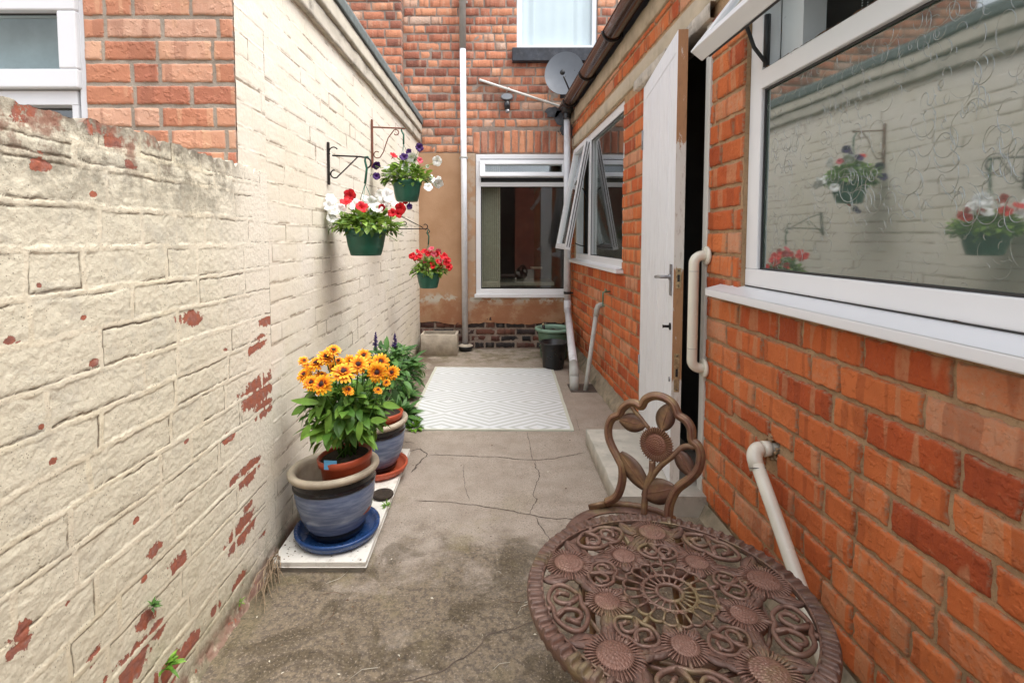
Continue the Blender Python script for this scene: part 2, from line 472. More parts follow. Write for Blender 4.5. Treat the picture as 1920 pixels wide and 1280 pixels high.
def render_mat():
    m = M('tan_render')
    g = m.geo()
    x, y, z = m.sep(g)
    a = m.noise(g, 3.5, 6, .6)
    c = m.mix(m.step(a, .3, .7), (.47, .295, .18), (.39, .23, .13))
    lo = m.math('MULTIPLY', m.step(z, .62, .45), m.step(m.noise(g, 5, 6, .65), .38, .58))
    c = m.mix(m.math('MULTIPLY', lo, .7), c, (.30, .115, .055))
    w = m.math('MULTIPLY', m.step(m.math('ABSOLUTE', m.math('ADD', x, .25)), .12, .02), m.step(m.noise(g, 7, 5, .65), .45, .58))
    c = m.mix(m.math('MULTIPLY', w, .6), c, (.50, .42, .33))
    c = m.mix(m.math('MULTIPLY', m.math('MULTIPLY', m.step(z, .45, .53), m.step(z, .62, .54)), m.step(m.noise(g, 6, 5, .65), .5, .56)), c, (.50, .46, .38))
    c = m.mix(m.step(m.noise(g, 40, 6, .75), .64, .72, 0, .5), c, (.24, .12, .07))
    return m.fin(c, .88, 0, m.bump(m.noise(g, 90, 5, .7), .45, .004), .25)
MATS['render'] = render_mat()

def rug_mat():
    m = M('woven_rug')
    o = m.n('UVMap', dict(uv_map='UVMap')).outputs[0]
    x, y, _ = m.sep(o)
    tx = m.math('PINGPONG', x, .29)
    ax = m.math('ABSOLUTE', x)
    ty = m.math('PINGPONG', m.math('ADD', y, .195), .24)
    flip = m.step(ax, .299, .301)
    d = m.math('ADD', m.math('MULTIPLY', tx, .67), ty)
    st = m.math('FRACT', m.math('MULTIPLY', d, 17.5))
    s1 = m.math('MULTIPLY', m.step(st, .50, .60), m.step(st, 1.0, .92))
    wv = m.n('TexWave', dict(bands_direction='X'), Vector=o, Scale=95.0)
    wv2 = m.n('TexWave', dict(bands_direction='Y'), Vector=o, Scale=95.0)
    wvv = m.math('ADD', wv.outputs['Fac'], wv2.outputs['Fac'])
    c = m.mix(s1, (.68, .70, .71), (.50, .52, .50))
    bd = m.math('MAXIMUM', m.step(ax, .478, .482), m.step(m.math('ABSOLUTE', m.math('SUBTRACT', y, .74)), .722, .726))
    c = m.mix(bd, c, (.56, .57, .48))
    c = m.mix(m.step(m.noise(o, 6, 6, .7), .5, .8, 0, .25), c, (.50, .46, .38))
    h = m.math('ADD', m.math('MULTIPLY', s1, -.5), m.math('MULTIPLY', wvv, .25))
    return m.fin(c, .85, 0, m.bump(h, .5, .003), .2)
MATS['rug'] = rug_mat()

def cast_mat():
    m = M('rusty_cast_metal')
    g = m.geo()
    a = m.noise(g, 16, 6, .65)
    b = m.noise(g, 60, 5, .7)
    c = m.mix(m.step(a, .35, .65), (.135, .072, .052), (.205, .125, .095))
    c = m.mix(m.step(b, .52, .72, 0, .6), c, (.27, .125, .085))
    c = m.mix(m.step(m.noise(g, 8.5, 5, .6), .52, .66, 0, .7), c, (.23, .185, .085))
    c = m.mix(m.step(m.noise(g, 42, 6, .75), .54, .64, 0, .55), c, (.055, .032, .026))
    nz = m.sep(m.n('NewGeometry').outputs['Normal'])[2]
    hi = m.attr('top')
    c = m.mix(m.math('MULTIPLY', hi, m.step(b, .3, .6, .4, .85)), c, (.20, .10, .072))
    c = m.mix(m.step(m.noise(g, 31, 6, .8), .68, .70, 0, .8), c, (.62, .60, .55))
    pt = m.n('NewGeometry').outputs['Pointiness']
    c = m.mix(m.step(pt, .50, .44, 0, .5), c, (.05, .03, .025))  # concave recesses darkened in the colour, as shade and patina
    return m.fin(c, m.step(b, .3, .7, .36, .62), .35, m.bump(m.noise(g, 160, 4, .7), .35, .002), .5)
MATS['cast'] = cast_mat()
MATS['cast_chair'] = None
def cast_chair():
    m = M('bronze_cast_metal')
    g = m.geo()
    a = m.noise(g, 14, 6, .65)
    b = m.noise(g, 70, 5, .7)
    c = m.mix(m.step(a, .40, .62), (.175, .095, .065), (.27, .175, .085))
    c = m.mix(m.step(b, .52, .75, 0, .6), c, (.21, .085, .06))
    hi = m.attr('top')
    c = m.mix(m.math('MULTIPLY', hi, .7), c, (.20, .07, .05))
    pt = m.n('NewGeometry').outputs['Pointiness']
    c = m.mix(m.step(pt, .50, .44, 0, .6), c, (.04, .025, .02))  # recess shade and patina put into the colour, as on the table
    return m.fin(c, .42, .35, m.bump(b, .3, .002), .5)
MATS['cast_chair'] = cast_chair()

# ------------------------------------------------------------------ mesh helpers
class Fr:
    """a wall's own frame: u along it, w out of it, v up"""
    def __init__(s, o, U, N, V=(0, 0, 1)):
        s.o = Vector(o); s.U = Vector(U).normalized(); s.N = Vector(N).normalized(); s.V = Vector(V).normalized()
    def __call__(s, u, w, v):
        return s.o + s.U * u + s.N * w + s.V * v
FW = Fr((0, 0, 0), (1, 0, 0), (0, 1, 0))            # world: u=x, w=y, v=z
FR = Fr((.926, 0, 0), (-.0265, 1, 0), (-1, -.0265, 0))
FL = Fr((-.80, 0, 0), (0, 1, 0), (1, 0, 0))
FB = Fr((0, 5.25, 0), (1, 0, 0), (0, -1, 0))
FE = Fr((-.80, 1.57, 0), (-1, 0, 0), (0, -1, 0))    # end wall of the painted outbuilding

class MB:
    def __init__(s):
        s.v = []; s.f = []; s.mi = []; s.at = {}; s.uv = {}; s.smooth = []; s.cm = 0; s.sm = False; s.val = {}
    def add(s, vs, fs, sm=None):
        b = len(s.v)
        s.v += [tuple(p) for p in vs]
        for k in list(s.val):
            s.at.setdefault(k, [])
            s.at[k] += [0.0] * (b - len(s.at[k])) + [s.val[k]] * len(vs)
        for f in fs:
            s.f.append([i + b for i in f]); s.mi.append(s.cm); s.smooth.append(s.sm if sm is None else sm)
        return b
    def box(s, F, u0, u1, w0, w1, v0, v1):
        p = [F(u, w, v) for v in (v0, v1) for w in (w0, w1) for u in (u0, u1)]
        s.add(p, [(0, 1, 3, 2), (4, 6, 7, 5), (0, 4, 5, 1), (2, 3, 7, 6), (0, 2, 6, 4), (1, 5, 7, 3)], False)
    def quad(s, *p):
        s.add(p, [tuple(range(len(p)))], False)
    def grid(s, fn, nu, nv, sm=True):
        vs = [fn(i / nu, j / nv) for j in range(nv + 1) for i in range(nu + 1)]
        w = nu + 1
        s.add(vs, [(j * w + i, j * w + i + 1, (j + 1) * w + i + 1, (j + 1) * w + i) for j in range(nv) for i in range(nu)], sm)
    def tube(s, pts, r, n=8, close=False, caps=True, flat=None):
        P = [Vector(p) for p in pts]
        m = len(P)
        if m < 2: return
        rs = r if isinstance(r, (list, tuple)) else [r] * m
        vs = []
        prev = None
        for i, p in enumerate(P):
            if close:
                t = P[(i + 1) % m] - P[i - 1]
            else:
                t = P[min(i + 1, m - 1)] - P[max(i - 1, 0)]
            if t.length < 1e-9: t = Vector((0, 0, 1))
            t.normalize()
            if prev is None:
                a = Vector((0, 0, 1)) if abs(t.z) < .9 else Vector((1, 0, 0))
                if flat is not None: a = Vector(flat)
                x = t.cross(a).normalized()
            else:
                if flat is not None:
                    x = t.cross(Vector(flat))
                    if x.length < 1e-6: x = prev
                    x.normalize()
                else:
                    x = (prev - t * prev.dot(t)).normalized()
            y = t.cross(x).normalized()
            prev = x
            for k in range(n):
                a = 2 * PI * k / n
                vs.append(p + x * math.cos(a) * rs[i] + y * math.sin(a) * rs[i])
        fs = []
        L = m if close else m - 1
        for i in range(L):
            j = (i + 1) % m
            for k in range(n):
                fs.append((i * n + k, i * n + (k + 1) % n, j * n + (k + 1) % n, j * n + k))
        if caps and not close:
            fs.append(tuple(range(n - 1, -1, -1))); fs.append(tuple((m - 1) * n + k for k in range(n)))
        s.add(vs, fs, True)
    def lathe(s, prof, c=(0, 0, 0), n=40, tilt=None):
        c = Vector(c)
        T = tilt if tilt is not None else Matrix.Identity(3)
        vs = []
        for r, z in prof:
            for k in range(n):
                a = 2 * PI * k / n
                vs.append(c + T @ Vector((r * math.cos(a), r * math.sin(a), z)))
        fs = []
        for i in range(len(prof) - 1):
            for k in range(n):
                fs.append((i * n + k, i * n + (k + 1) % n, (i + 1) * n + (k + 1) % n, (i + 1) * n + k))
        s.add(vs, fs, True)

def build(name, mb, mat, parent=None, bevel=0.0, origin=None):
    """link mb as one mesh object; vertices are in world space"""
    loc = Vector((0, 0, 0))
    me = bpy.data.meshes.new(name)
    base = Vector(parent['base']) if parent is not None else (Vector(origin) if origin else Vector((0, 0, 0)))
    vs = [(p[0] - base.x, p[1] - base.y, p[2] - base.z) for p in mb.v]
    me.from_pydata(vs, [], mb.f)
    mats = mat if isinstance(mat, (list, tuple)) else [mat]
    for k in mats:
        me.materials.append(MATS[k] if isinstance(k, str) else k)
    me.polygons.foreach_set('material_index', mb.mi)
    me.polygons.foreach_set('use_smooth', mb.smooth)
    for k, a in mb.at.items():
        a = a + [0.0] * (len(mb.v) - len(a))
        at = me.attributes.new(k, 'FLOAT', 'POINT')
        at.data.foreach_set('value', a)
    if mb.uv:
        uvl = me.uv_layers.new(name='UVMap')
        lv = np.zeros(len(me.loops), dtype=np.int32)
        me.loops.foreach_get('vertex_index', lv)
        arr = np.array([mb.uv.get(i, (0, 0)) for i in range(len(mb.v))], dtype=np.float32)
        uvl.data.foreach_set('uv', arr[lv].ravel())
    me.update()
    o = bpy.data.objects.new(name, me)
    C.objects.link(o)
    if parent is not None:
        o.parent = parent
        o['base'] = tuple(base)
    else:
        o.location = base
        o['base'] = tuple(base)
    if bevel:
        b = o.modifiers.new('bevel', 'BEVEL')
        b.width = bevel; b.segments = 2; b.limit_method = 'ANGLE'; b.angle_limit = R(40)
    return o

def tag(o, label=None, cat=None, group=None, kind=None):
    if label: o['label'] = label
    if cat: o['category'] = cat
    if group: o['group'] = group
    if kind: o['kind'] = kind
    return o
def thing(name, loc, label, cat, group=None):
    o = bpy.data.objects.new(name, None)
    o.empty_display_size = .1
    C.objects.link(o)
    o.location = loc
    o['base'] = tuple(loc)
    return tag(o, label, cat, group)

def copy_part(src, parent, mat4):
    c = src.copy(); C.objects.link(c); c.parent = parent
    c.matrix_local = mat4
    return c

def fbm(p, sc, o=4):
    return noise.fractal(Vector(p) * sc, 1.0, 2.0, o)

# ------------------------------------------------------------------ brick walls
def layout(u0, u1, v0, v1, course, blen, mort, rng, ph=.3, holes=(), jit=.0, endhdr=0):
    out = []
    v = v0; row = 0
    while v < v1 - .012:
        ch = course * (1 + rng.uniform(-jit, jit))
        a = u0 - (rng.uniform(.1, .9) * blen if not endhdr else (blen * .5 if row % 2 else 0))
        while a < u1:
            L = blen * (1 + rng.uniform(-.04, .04))
            if rng.random() < ph: L = blen * .5
            b = a + L
            A, B = max(a + mort / 2, u0), min(b - mort / 2, u1)
            D, E = v + mort / 2, min(v + ch - mort / 2, v1)
            a = b
            if B - A < .02 or E - D < .012: continue
            rects = [(A, B, D, E)]
            for (h0, h1, k0, k1) in holes:
                nr = []
                for (x0, x1, y0, y1) in rects:
                    if x1 <= h0 or x0 >= h1 or y1 <= k0 or y0 >= k1:
                        nr.append((x0, x1, y0, y1)); continue
                    ov = min(y1, k1) - max(y0, k0)
                    if ov < .45 * (y1 - y0):
                        if y0 < k0: nr.append((x0, x1, y0, k0))
                        else: nr.append((x0, x1, k1, y1))
                    else:
                        if x0 < h0: nr.append((x0, h0, y0, y1))
                        if x1 > h1: nr.append((h1, x1, y0, y1))
                rects = nr
            for r_ in rects:
                if r_[1] - r_[0] > .02 and r_[3] - r_[2] > .012: out.append(r_)
        v += ch; row += 1
    return out

def bricks(mb, F, rects, rng, holes=(), bounds=None, proud=.0, mdep=.010, rough=.0012, wob=.002, res=lambda u: .02, edgej=.0025, chipfn=None, roundr=.006, tilt=.0, rk=.45):
    hb = [h for h in holes]
    for (a, b, c, d) in rects:
        r0 = res((a + b) / 2)
        nu = max(2, min(40, int((b - a) / r0))); nv = max(2, min(14, int((d - c) / r0)))
        rd = rng.random(); off = rng.uniform(-wob, wob); tu = rng.uniform(-tilt, tilt); tv = rng.uniform(-tilt, tilt)
        us = [a, a + .0012, a + roundr] + [a + (b - a) * i / nu for i in range(1, nu)] + [b - roundr, b - .0012, b]
        vs_ = [c, c + .0012, c + roundr] + [c + (d - c) * i / nv for i in range(1, nv)] + [d - roundr, d - .0012, d]
        us = sorted(set(us)) if roundr * 2.2 < (b - a) else [a, a + .001, b - .001, b]
        vs_ = sorted(set(vs_)) if roundr * 2.2 < (d - c) else [c, c + .001, d - .001, d]
        U, V = len(us), len(vs_)
        base = len(mb.v); seed = rng.random() * 50
        dep = {}
        for s_, (cond) in (('l', any(abs(a - h[1]) < .003 and c < h[3] and d > h[2] for h in hb)), ('r', any(abs(b - h[0]) < .003 and c < h[3] and d > h[2] for h in hb)),
                           ('b', any(abs(c - h[3]) < .003 and a < h[1] and b > h[0] for h in hb)), ('t', any(abs(d - h[2]) < .003 and a < h[1] and b > h[0] for h in hb))):
            dep[s_] = -.09 if cond else -mdep
        if bounds:
            if abs(a - bounds[0]) < .003: dep['l'] = -.09
            if abs(b - bounds[1]) < .003: dep['r'] = -.09
            if abs(d - bounds[3]) < .003: dep['t'] = -.09
        pts = []; ea = []; ca = []
        for j, v in enumerate(vs_):
            for i, u in enumerate(us):
                e = min(u - a, b - u, v - c, d - v)
                nz = noise.noise(Vector((u * 22 + seed, v * 22, seed))) * rough * 2 + noise.noise(Vector((u * 75, v * 75 + seed, 3.1))) * rough
                w = proud + off + nz + tu * (u - (a + b) / 2) + tv * (v - (c + d) / 2)
                uu, vv = u, v
                if i in (0, U - 1) or j in (0, V - 1):
                    ds = []
                    if i == 0: ds.append(dep['l'])
                    if i == U - 1: ds.append(dep['r'])
                    if j == 0: ds.append(dep['b'])
                    if j == V - 1: ds.append(dep['t'])
                    w = proud + min(ds)
                elif e < roundr * .6:
                    w -= roundr * rk
                    w -= abs(noise.noise(Vector((u * 45 + seed, v * 45, 9)))) * edgej
                if e < roundr * 1.05:
                    ju = noise.noise(Vector((u * 40, v * 40 + seed, 1))) * edgej
                    jv = noise.noise(Vector((u * 40 + seed, v * 40, 5))) * edgej
                    uu += ju if dep['l'] > -.05 and dep['r'] > -.05 else 0
                    vv += jv
                pts.append(F(uu, w, vv))
                ea.append(max(0.0, 1 - e / (roundr * 1.6)))
                ca.append(chipfn(u, v) if chipfn else 0.0)
        mb.v += [tuple(p) for p in pts]
        mb.at.setdefault('rnd', []).extend([rd] * len(pts))
        mb.at.setdefault('edge', []).extend(ea)
        mb.at.setdefault('chip', []).extend(ca)
        k = 0
        for j, v in enumerate(vs_):
            for i, u in enumerate(us):
                mb.uv[base + k] = (u - a + rd * 3, v - c); k += 1
        for j in range(V - 1):
            for i in range(U - 1):
                q = base + j * U + i
                mb.f.append([q, q + 1, q + 1 + U, q + U]); mb.mi.append(mb.cm); mb.smooth.append(True)

def mortar(mb, F, u0, u1, v0, v1, w, holes=(), cell=.04, amp=.002, edge=.6, back=-.09, topedge=True):
    us = sorted({u0, u1, *[x for h in holes for x in h[:2] if u0 < x < u1]})
    vs = sorted({v0, v1, *[x for h in holes for x in h[2:] if v0 < x < v1]})
    for i in range(len(us) - 1):
        for j in range(len(vs) - 1):
            a, b, c, d = us[i], us[i + 1], vs[j], vs[j + 1]
            cu, cv = (a + b) / 2, (c + d) / 2
            if any(h[0] < cu < h[1] and h[2] < cv < h[3] for h in holes): continue
            nu = max(1, min(260, int((b - a) / cell))); nv = max(1, min(120, int((d - c) / cell)))
            n0 = len(mb.v)
            mb.grid(lambda s, t: F(a + (b - a) * s, w + noise.noise(Vector(((a + (b - a) * s) * 30, (c + (d - c) * t) * 30, 7))) * amp, c + (d - c) * t), nu, nv)
            k = len(mb.v) - n0
            for nm, val in (('rnd', .5), ('edge', edge), ('chip', 0.0)):
                mb.at.setdefault(nm, []); mb.at[nm] += [0.0] * (n0 - len(mb.at[nm])) + [val] * k
    # reveals of the openings
    for h in holes:
        a, b, c, d = h
        n0 = len(mb.v)
        for p in (((a, c), (a, d)), ((b, c), (b, d)), ((a, c), (b, c)), ((a, d), (b, d))):
            (x0, y0), (x1, y1) = p
            mb.quad(F(x0, w, y0), F(x1, w, y1), F(x1, back, y1), F(x0, back, y0))
        for nm, val in (('rnd', .5), ('edge', edge), ('chip', 0.0)):
            mb.at[nm] += [val] * (len(mb.v) - n0)

def painted_field(mb, F, ulist, nv, v0, vtop, rowdef, rng, chipfn, ph=.22, blen=.24, mort=.012, wm=.007, wb=.0062, rough=.0012, gd=.0026, gw=.0024, warp=.004, fade=None, gprob=(.75, .45), hdr=()):
    """one painted surface: bricks and flush joints, parted here and there by thin open cracks"""
    rows = []
    v = v0
    for (h, n_, bl, pp) in rowdef:
        for _ in range(n_):
            hh = h * (1 + rng.uniform(-.05, .05))
            br = []
            a = ulist[0] - rng.uniform(.1, .9) * bl
            while a < ulist[-1] + .1:
                L_ = bl * (.5 if rng.random() < pp else 1) * (1 + rng.uniform(-.04, .04))
                sides = [rng.random() < gprob[0], rng.random() < gprob[0] * .7, rng.random() < gprob[1], rng.random() < gprob[1] * .7]
                br.append((a, a + L_, [rng.uniform(.5, 1.0) if s_ else rng.uniform(0, .12) for s_ in sides], rng.random(), rng.uniform(-1, 1), rng.uniform(-.006, .006), rng.uniform(-.010, .010)))
                a += L_
            rows.append((v, v + hh, br)); v += hh
    nrow = len(rows)
    pts, A_r, A_e, A_c, A_k = [], [], [], [], []
    for j in range(nv + 1):
        for u in ulist:
            top = vtop(u)
            vv = v0 + (top - v0) * j / nv
            nx_ = noise.noise(Vector((u * 11, vv * 11, 2.2))); ny_ = noise.noise(Vector((u * 10, vv * 13, 7.7)))
            n2x = noise.noise(Vector((u * 48, vv * 48, 1.2))); n2y = noise.noise(Vector((u * 48, vv * 60, 4.7)))
            cu = u + warp * (nx_ + .45 * n2x); cv = vv + warp * (ny_ * .9 + .5 * n2y)
            ri = 0
            for ri in range(nrow):
                if cv < rows[ri][1]: break
            r0, r1, br = rows[ri]
            b_ = br[-1]
            for b_ in br:
                if cu < b_[1]: break
            m2 = mort / 2
            dl, dr, db, dt = cu - (b_[0] + m2), (b_[1] - m2) - cu, cv - (r0 + m2), (r1 - m2) - cv
            d = min(dl, dr, db, dt)
            side = (dl, dr, db, dt).index(d)
            st = b_[2][{0: 2, 1: 3, 2: 0, 3: 1}[side]]
            lf = noise.noise(Vector((u * 7 + b_[3] * 9, vv * 7, 3.3)))
            crack = math.exp(-(d / gw) ** 2) * st * max(0.0, min(1.0, .62 + 1.5 * lf + .5 * n2x))
            if d > 0:
                rg_ = noise.noise(Vector((u * 26 + b_[3] * 7, vv * 26, 5))) * rough + noise.noise(Vector((u * 85, vv * 85, 6))) * rough * .7
                w = wb + b_[4] * .0006 + rg_ + b_[5] * (cu - (b_[0] + b_[1]) / 2) + b_[6] * (cv - (r0 + r1) / 2)
                w -= .0006 * math.exp(-d / .004)
                e = 0.0
            else:
                w = wm + noise.noise(Vector((u * 14, vv * 30, 8))) * rough * .7 + n2x * .0003
                e = .5
            blend = max(0.0, min(1.0, (d + .002) / .004))
            w -= crack * gd
            if fade: w *= fade(u)
            pts.append(F(u, w, vv)); A_r.append(b_[3]); A_e.append(.5 * (1 - blend)); A_k.append(crack)
            A_c.append(chipfn(u, vv) * (.45 + .55 * blend) if chipfn else 0.0)
    n0 = len(mb.v)
    for nm, arr in (('rnd', A_r), ('edge', A_e), ('chip', A_c), ('crackm', A_k)):
        mb.at.setdefault(nm, []); mb.at[nm] += [0.0] * (n0 - len(mb.at[nm])) + arr
    mb.v += [tuple(p_) for p_ in pts]
    W_ = len(ulist)
    for j in range(nv):
        for i in range(W_ - 1):
            k = n0 + j * W_ + i
            mb.f.append([k, k + 1, k + W_ + 1, k + W_])
    mb.mi += [0] * (nv * (W_ - 1)); mb.smooth += [True] * (nv * (W_ - 1))

def room(F, u0, u1, v0, v1, depth, parent, mat='room', name='room', w0=-.1):
    mb = MB()
    a, b, c, d = u0, u1, v0, v1
    w1 = -depth
    mb.quad(F(a, w1, c), F(b, w1, c), F(b, w1, d), F(a, w1, d))
    mb.quad(F(a, w0, c), F(a, w1, c), F(a, w1, d), F(a, w0, d))
    mb.quad(F(b, w0, c), F(b, w1, c), F(b, w1, d), F(b, w0, d))
    mb.quad(F(a, w0, c), F(b, w0, c), F(b, w1, c), F(a, w1, c))
    mb.quad(F(a, w0, d), F(b, w0, d), F(b, w1, d), F(a, w1, d))
    return build(name, mb, mat, parent)

def frame(F, u0, u1, v0, v1, t, w0, w1, parent, name='frame', mat='upvc', tb=None, tt=None, bev=.003):
    mb = MB()
    tb = tb or t; tt = tt or t
    mb.box(F, u0, u1, w0, w1, v0, v0 + tb)
    mb.box(F, u0, u1, w0, w1, v1 - tt, v1)
    mb.box(F, u0, u0 + t, w0, w1 - .0008, v0 + tb, v1 - tt)
    mb.box(F, u1 - t, u1, w0, w1 - .0008, v0 + tb, v1 - tt)
    return build(name, mb, mat, parent, bevel=bev)
def seal(F, u0, u1, v0, v1, w, parent, t=.004):
    mb = MB()
    mb.box(F, u0, u1, w - .004, w, v0, v0 + t); mb.box(F, u0, u1, w - .004, w, v1 - t, v1)
    mb.box(F, u0, u0 + t, w - .004, w, v0 + t, v1 - t); mb.box(F, u1 - t, u1, w - .004, w, v0 + t, v1 - t)
    return build('seal', mb, 'seal', parent)
def pane(F, u0, u1, v0, v1, w, parent, mat='glass', name='pane'):
    mb = MB()
    mb.quad(F(u0, w, v0), F(u1, w, v0), F(u1, w, v1), F(u0, w, v1))
    return build(name, mb, mat, parent)

# ------------------------------------------------------------------ GROUND
rng = random.Random(5)
mb = MB()
mb.quad((-60, -60, -.03), (60, -60, -.03), (60, 60, -.03), (-60, 60, -.03))
o = build('ground', mb, 'earth'); tag(o, kind='structure')

mb = MB()
def fz(x, y):
    h = fbm((x, y, 0), 1.3, 3) * .004 + fbm((x, y, 2), 6, 3) * .0016
    return h
mb.grid(lambda s, t: (-.86 + 1.86 * s, -3.0 + 8.35 * t, fz(-.86 + 1.86 * s, -3.0 + 8.35 * t)), 95, 400)
yard = build('concrete_yard', mb, 'floor'); tag(yard, kind='structure')

# cracks and joints in the concrete (thin surface ribbons, coloured as the shade in the gaps)
def crack(pts, w0=.0022, seed=1, amp=.008):
    rr = random.Random(seed)
    P = []
    for i in range(len(pts) - 1):
        a, b = Vector((*pts[i], 0)), Vector((*pts[i + 1], 0))
        n_ = max(3, int((b - a).length / .012))
        for k in range(n_):
            P.append(a.lerp(b, k / n_))
    P.append(Vector((*pts[-1], 0)))
    L, Rr = [], []
    for i, p in enumerate(P):
        t = (P[min(i + 1, len(P) - 1)] - P[max(i - 1, 0)]).normalized()
        n_ = Vector((-t.y, t.x, 0))
        q = p + n_ * (noise.noise(Vector((i * .23, seed * 7.7, 0))) * amp + noise.noise(Vector((i * .9, seed * 3.3, 0))) * amp * .35)
        w = w0 * (.45 + .9 * abs(noise.noise(Vector((i * .4, seed, 5)))) * 1.6) * min(1, (i + 1) / 4, (len(P) - i) / 4)
        L.append(q + n_ * w); Rr.append(q - n_ * w)
    vs = []
    for a, b in zip(L, Rr):
        vs.append((a.x, a.y, fz(a.x, a.y) + .0012)); vs.append((b.x, b.y, fz(b.x, b.y) + .0012))
    return vs, [(2 * i, 2 * i + 1, 2 * i + 3, 2 * i + 2) for i in range(len(P) - 1)]
mb = MB()
CR = [([(-.36, 2.63), (-.20, 2.62), (.02, 2.60), (.14, 2.57), (.20, 2.56), (.36, 2.60), (.49, 2.66)], .0030, .012),
      ([(.19, 2.56), (.19, 2.75), (.185, 2.95)], .0020, .003),
      ([(.20, 2.56), (.215, 2.46), (.20, 2.34), (.175, 2.24), (.17, 2.13), (.14, 2.04)], .0026, .016),
      ([(-.36, 2.16), (-.24, 2.145), (-.10, 2.12), (.05, 2.07), (.14, 2.035), (.25, 2.01), (.42, 2.0)], .0032, .012),
      ([(-.17, 2.52), (-.15, 2.33), (-.12, 2.14)], .0016, .010),
      ([(.16, 2.02), (.19, 1.92), (.21, 1.80)], .0026, .010),
      ([(-.46, 1.22), (-.30, 1.235), (-.16, 1.27), (-.06, 1.34), (-.02, 1.40), (.10, 1.44), (.25, 1.50)], .0022, .012),
      ([(-.50, 2.66), (-.42, 2.70), (-.37, 2.64), (-.40, 2.50), (-.42, 2.42)], .0060, .016),
      ([(-.46, 2.78), (-.60, 2.83)], .0030, .012),
      ([(.50, 2.95), (.52, 3.2)], .0014, .006)]
for i, (p, w, a) in enumerate(CR):
    mb.add(*crack(p, w, i + 3, a), sm=False)
o = build('concrete_crack', mb, 'crack'); tag(o, kind='structure')
mb = MB()
mb.grid(lambda s, t: (.565 + .20 * s, 3.72 + .22 * t, .0035), 2, 2)  # flat dark sheet standing in for the shade in the drain hole
o = build('drain_opening', mb, 'crack'); tag(o, kind='structure')
# loose litter
mb = MB()
for i in range(300):
    x = rng.uniform(-.75, .8); y = rng.choice([rng.uniform(.9, 2.2), rng.uniform(1.4, 3), rng.uniform(4.4, 5.2)])
    if i % 3 == 0: x = rng.choice([rng.gauss(-.42, .04), rng.gauss(-.74, .03), rng.gauss(.76, .03)])
    s_ = rng.uniform(.0012, .0045); a = rng.uniform(0, 6.3); z = fz(x, y) + .001
    mb.cm = 1 if rng.random() < .25 else 0
    cx, sx = math.cos(a) * s_, math.sin(a) * s_
    mb.add([(x + cx * 1.4, y + sx * 1.4, z), (x - sx * .7, y + cx * .7, z + s_ * .5), (x - cx * 1.4, y - sx * 1.4, z), (x + sx * .7, y - cx * .7, z + .0005)], [(0, 1, 2, 3)], False)
for i in range(26):
    x = rng.uniform(-.6, .2); y = rng.uniform(1.05, 1.7); L = rng.uniform(.01, .05); a = rng.uniform(0, 6.3)
    mb.cm = 1 if i % 3 else 0
    mb.tube([(x, y, .005), (x + math.cos(a) * L, y + math.sin(a) * L, .006), (x + math.cos(a + .3) * L * 1.8, y + math.sin(a + .3) * L * 1.8, .004)], .0007, 4)
o = build('leaf_litter', mb, ['litter', 'litter_pale']); tag(o, kind='stuff')

# ------------------------------------------------------------------ RIGHT OUTBUILDING
RO = (.926, 1.5, 0)
RB = thing('brick_outbuilding', RO, 'low orange brick outbuilding on the right with white door and brown gutter', 'outbuilding')
holesR = [(-.20, 1.81, .94, 2.06), (3.345, 5.10, .955, 2.075), (2.07, 2.93, 0.0, 2.085), (1.545, 1.615, .445, .51)]
def resR(u):
    return .0095 if u < 1.6 else (.013 if u < 2.2 else .022)
rng = random.Random(11)
mb = MB()
rc = layout(.55, 5.25, .06, 2.33, .0865, .238, .011, rng, .28, holesR + [(.2, 5.25, 2.085, 2.19)], .03)
bricks(mb, FR, rc, rng, holesR, None, 0, .016, .0017, .0022, resR, .0048, roundr=.0055, tilt=.012)
rc2 = layout(-2.6, .549, .06, 2.33, .0865, .238, .011, rng, .3, holesR)
bricks(mb, FR, rc2, rng, holesR, None, 0, .013, .001, .0012, lambda u: .1, .002, roundr=.005)
build('wall', mb, 'brick_right', RB)
mb = MB()
mortar(mb, FR, -2.6, 5.25, .0, 2.33, -.0085, holesR, .016, .0045, back=-.11)
build('mortar', mb, 'mortar_right', RB)
mb = MB()
mb.box(FR, 1.53, 1.63, -.12, -.05, .43, .52)
build('pipe_hole', mb, 'crack', RB)
# broken brick edges around the waste pipe
# lintel band and wall plate
def roughbox(F, u0, u1, w0, w1, v0, v1, nu, seed=0, amp=.003):
    mb = MB()
    prof = [(w0, v0), (w1 - .004, v0), (w1, v0 + .004), (w1, v1 - .004), (w1 - .004, v1), (w0, v1)]
    def fn(s, t):
        u = u0 + (u1 - u0) * s
        k = t * (len(prof) - 1); i = min(int(k), len(prof) - 2); f = k - i
        w = prof[i][0] + (prof[i + 1][0] - prof[i][0]) * f; v = prof[i][1] + (prof[i + 1][1] - prof[i][1]) * f
        n1 = fbm((u, v, seed), 14, 3)
        return F(u, w + n1 * amp * (1 if w > w0 + .005 else 0), v + fbm((u, w + seed, v), 9, 2) * amp)
    mb.grid(fn, nu, 10, True)
    return mb
build('lintel', roughbox(FR, 1.98, 5.24, -.08, .006, 2.088, 2.187, 180, 1, .002), 'concrete_pale', RB)
build('lintel', roughbox(FR, -.35, 1.93, -.08, .004, 2.07, 2.17, 40, 5, .002), 'concrete_pale', RB)
build('wall_plate', roughbox(FR, -2.6, 5.245, -.1, .012, 2.335, 2.455, 260, 2, .0045), 'wallplate', RB)
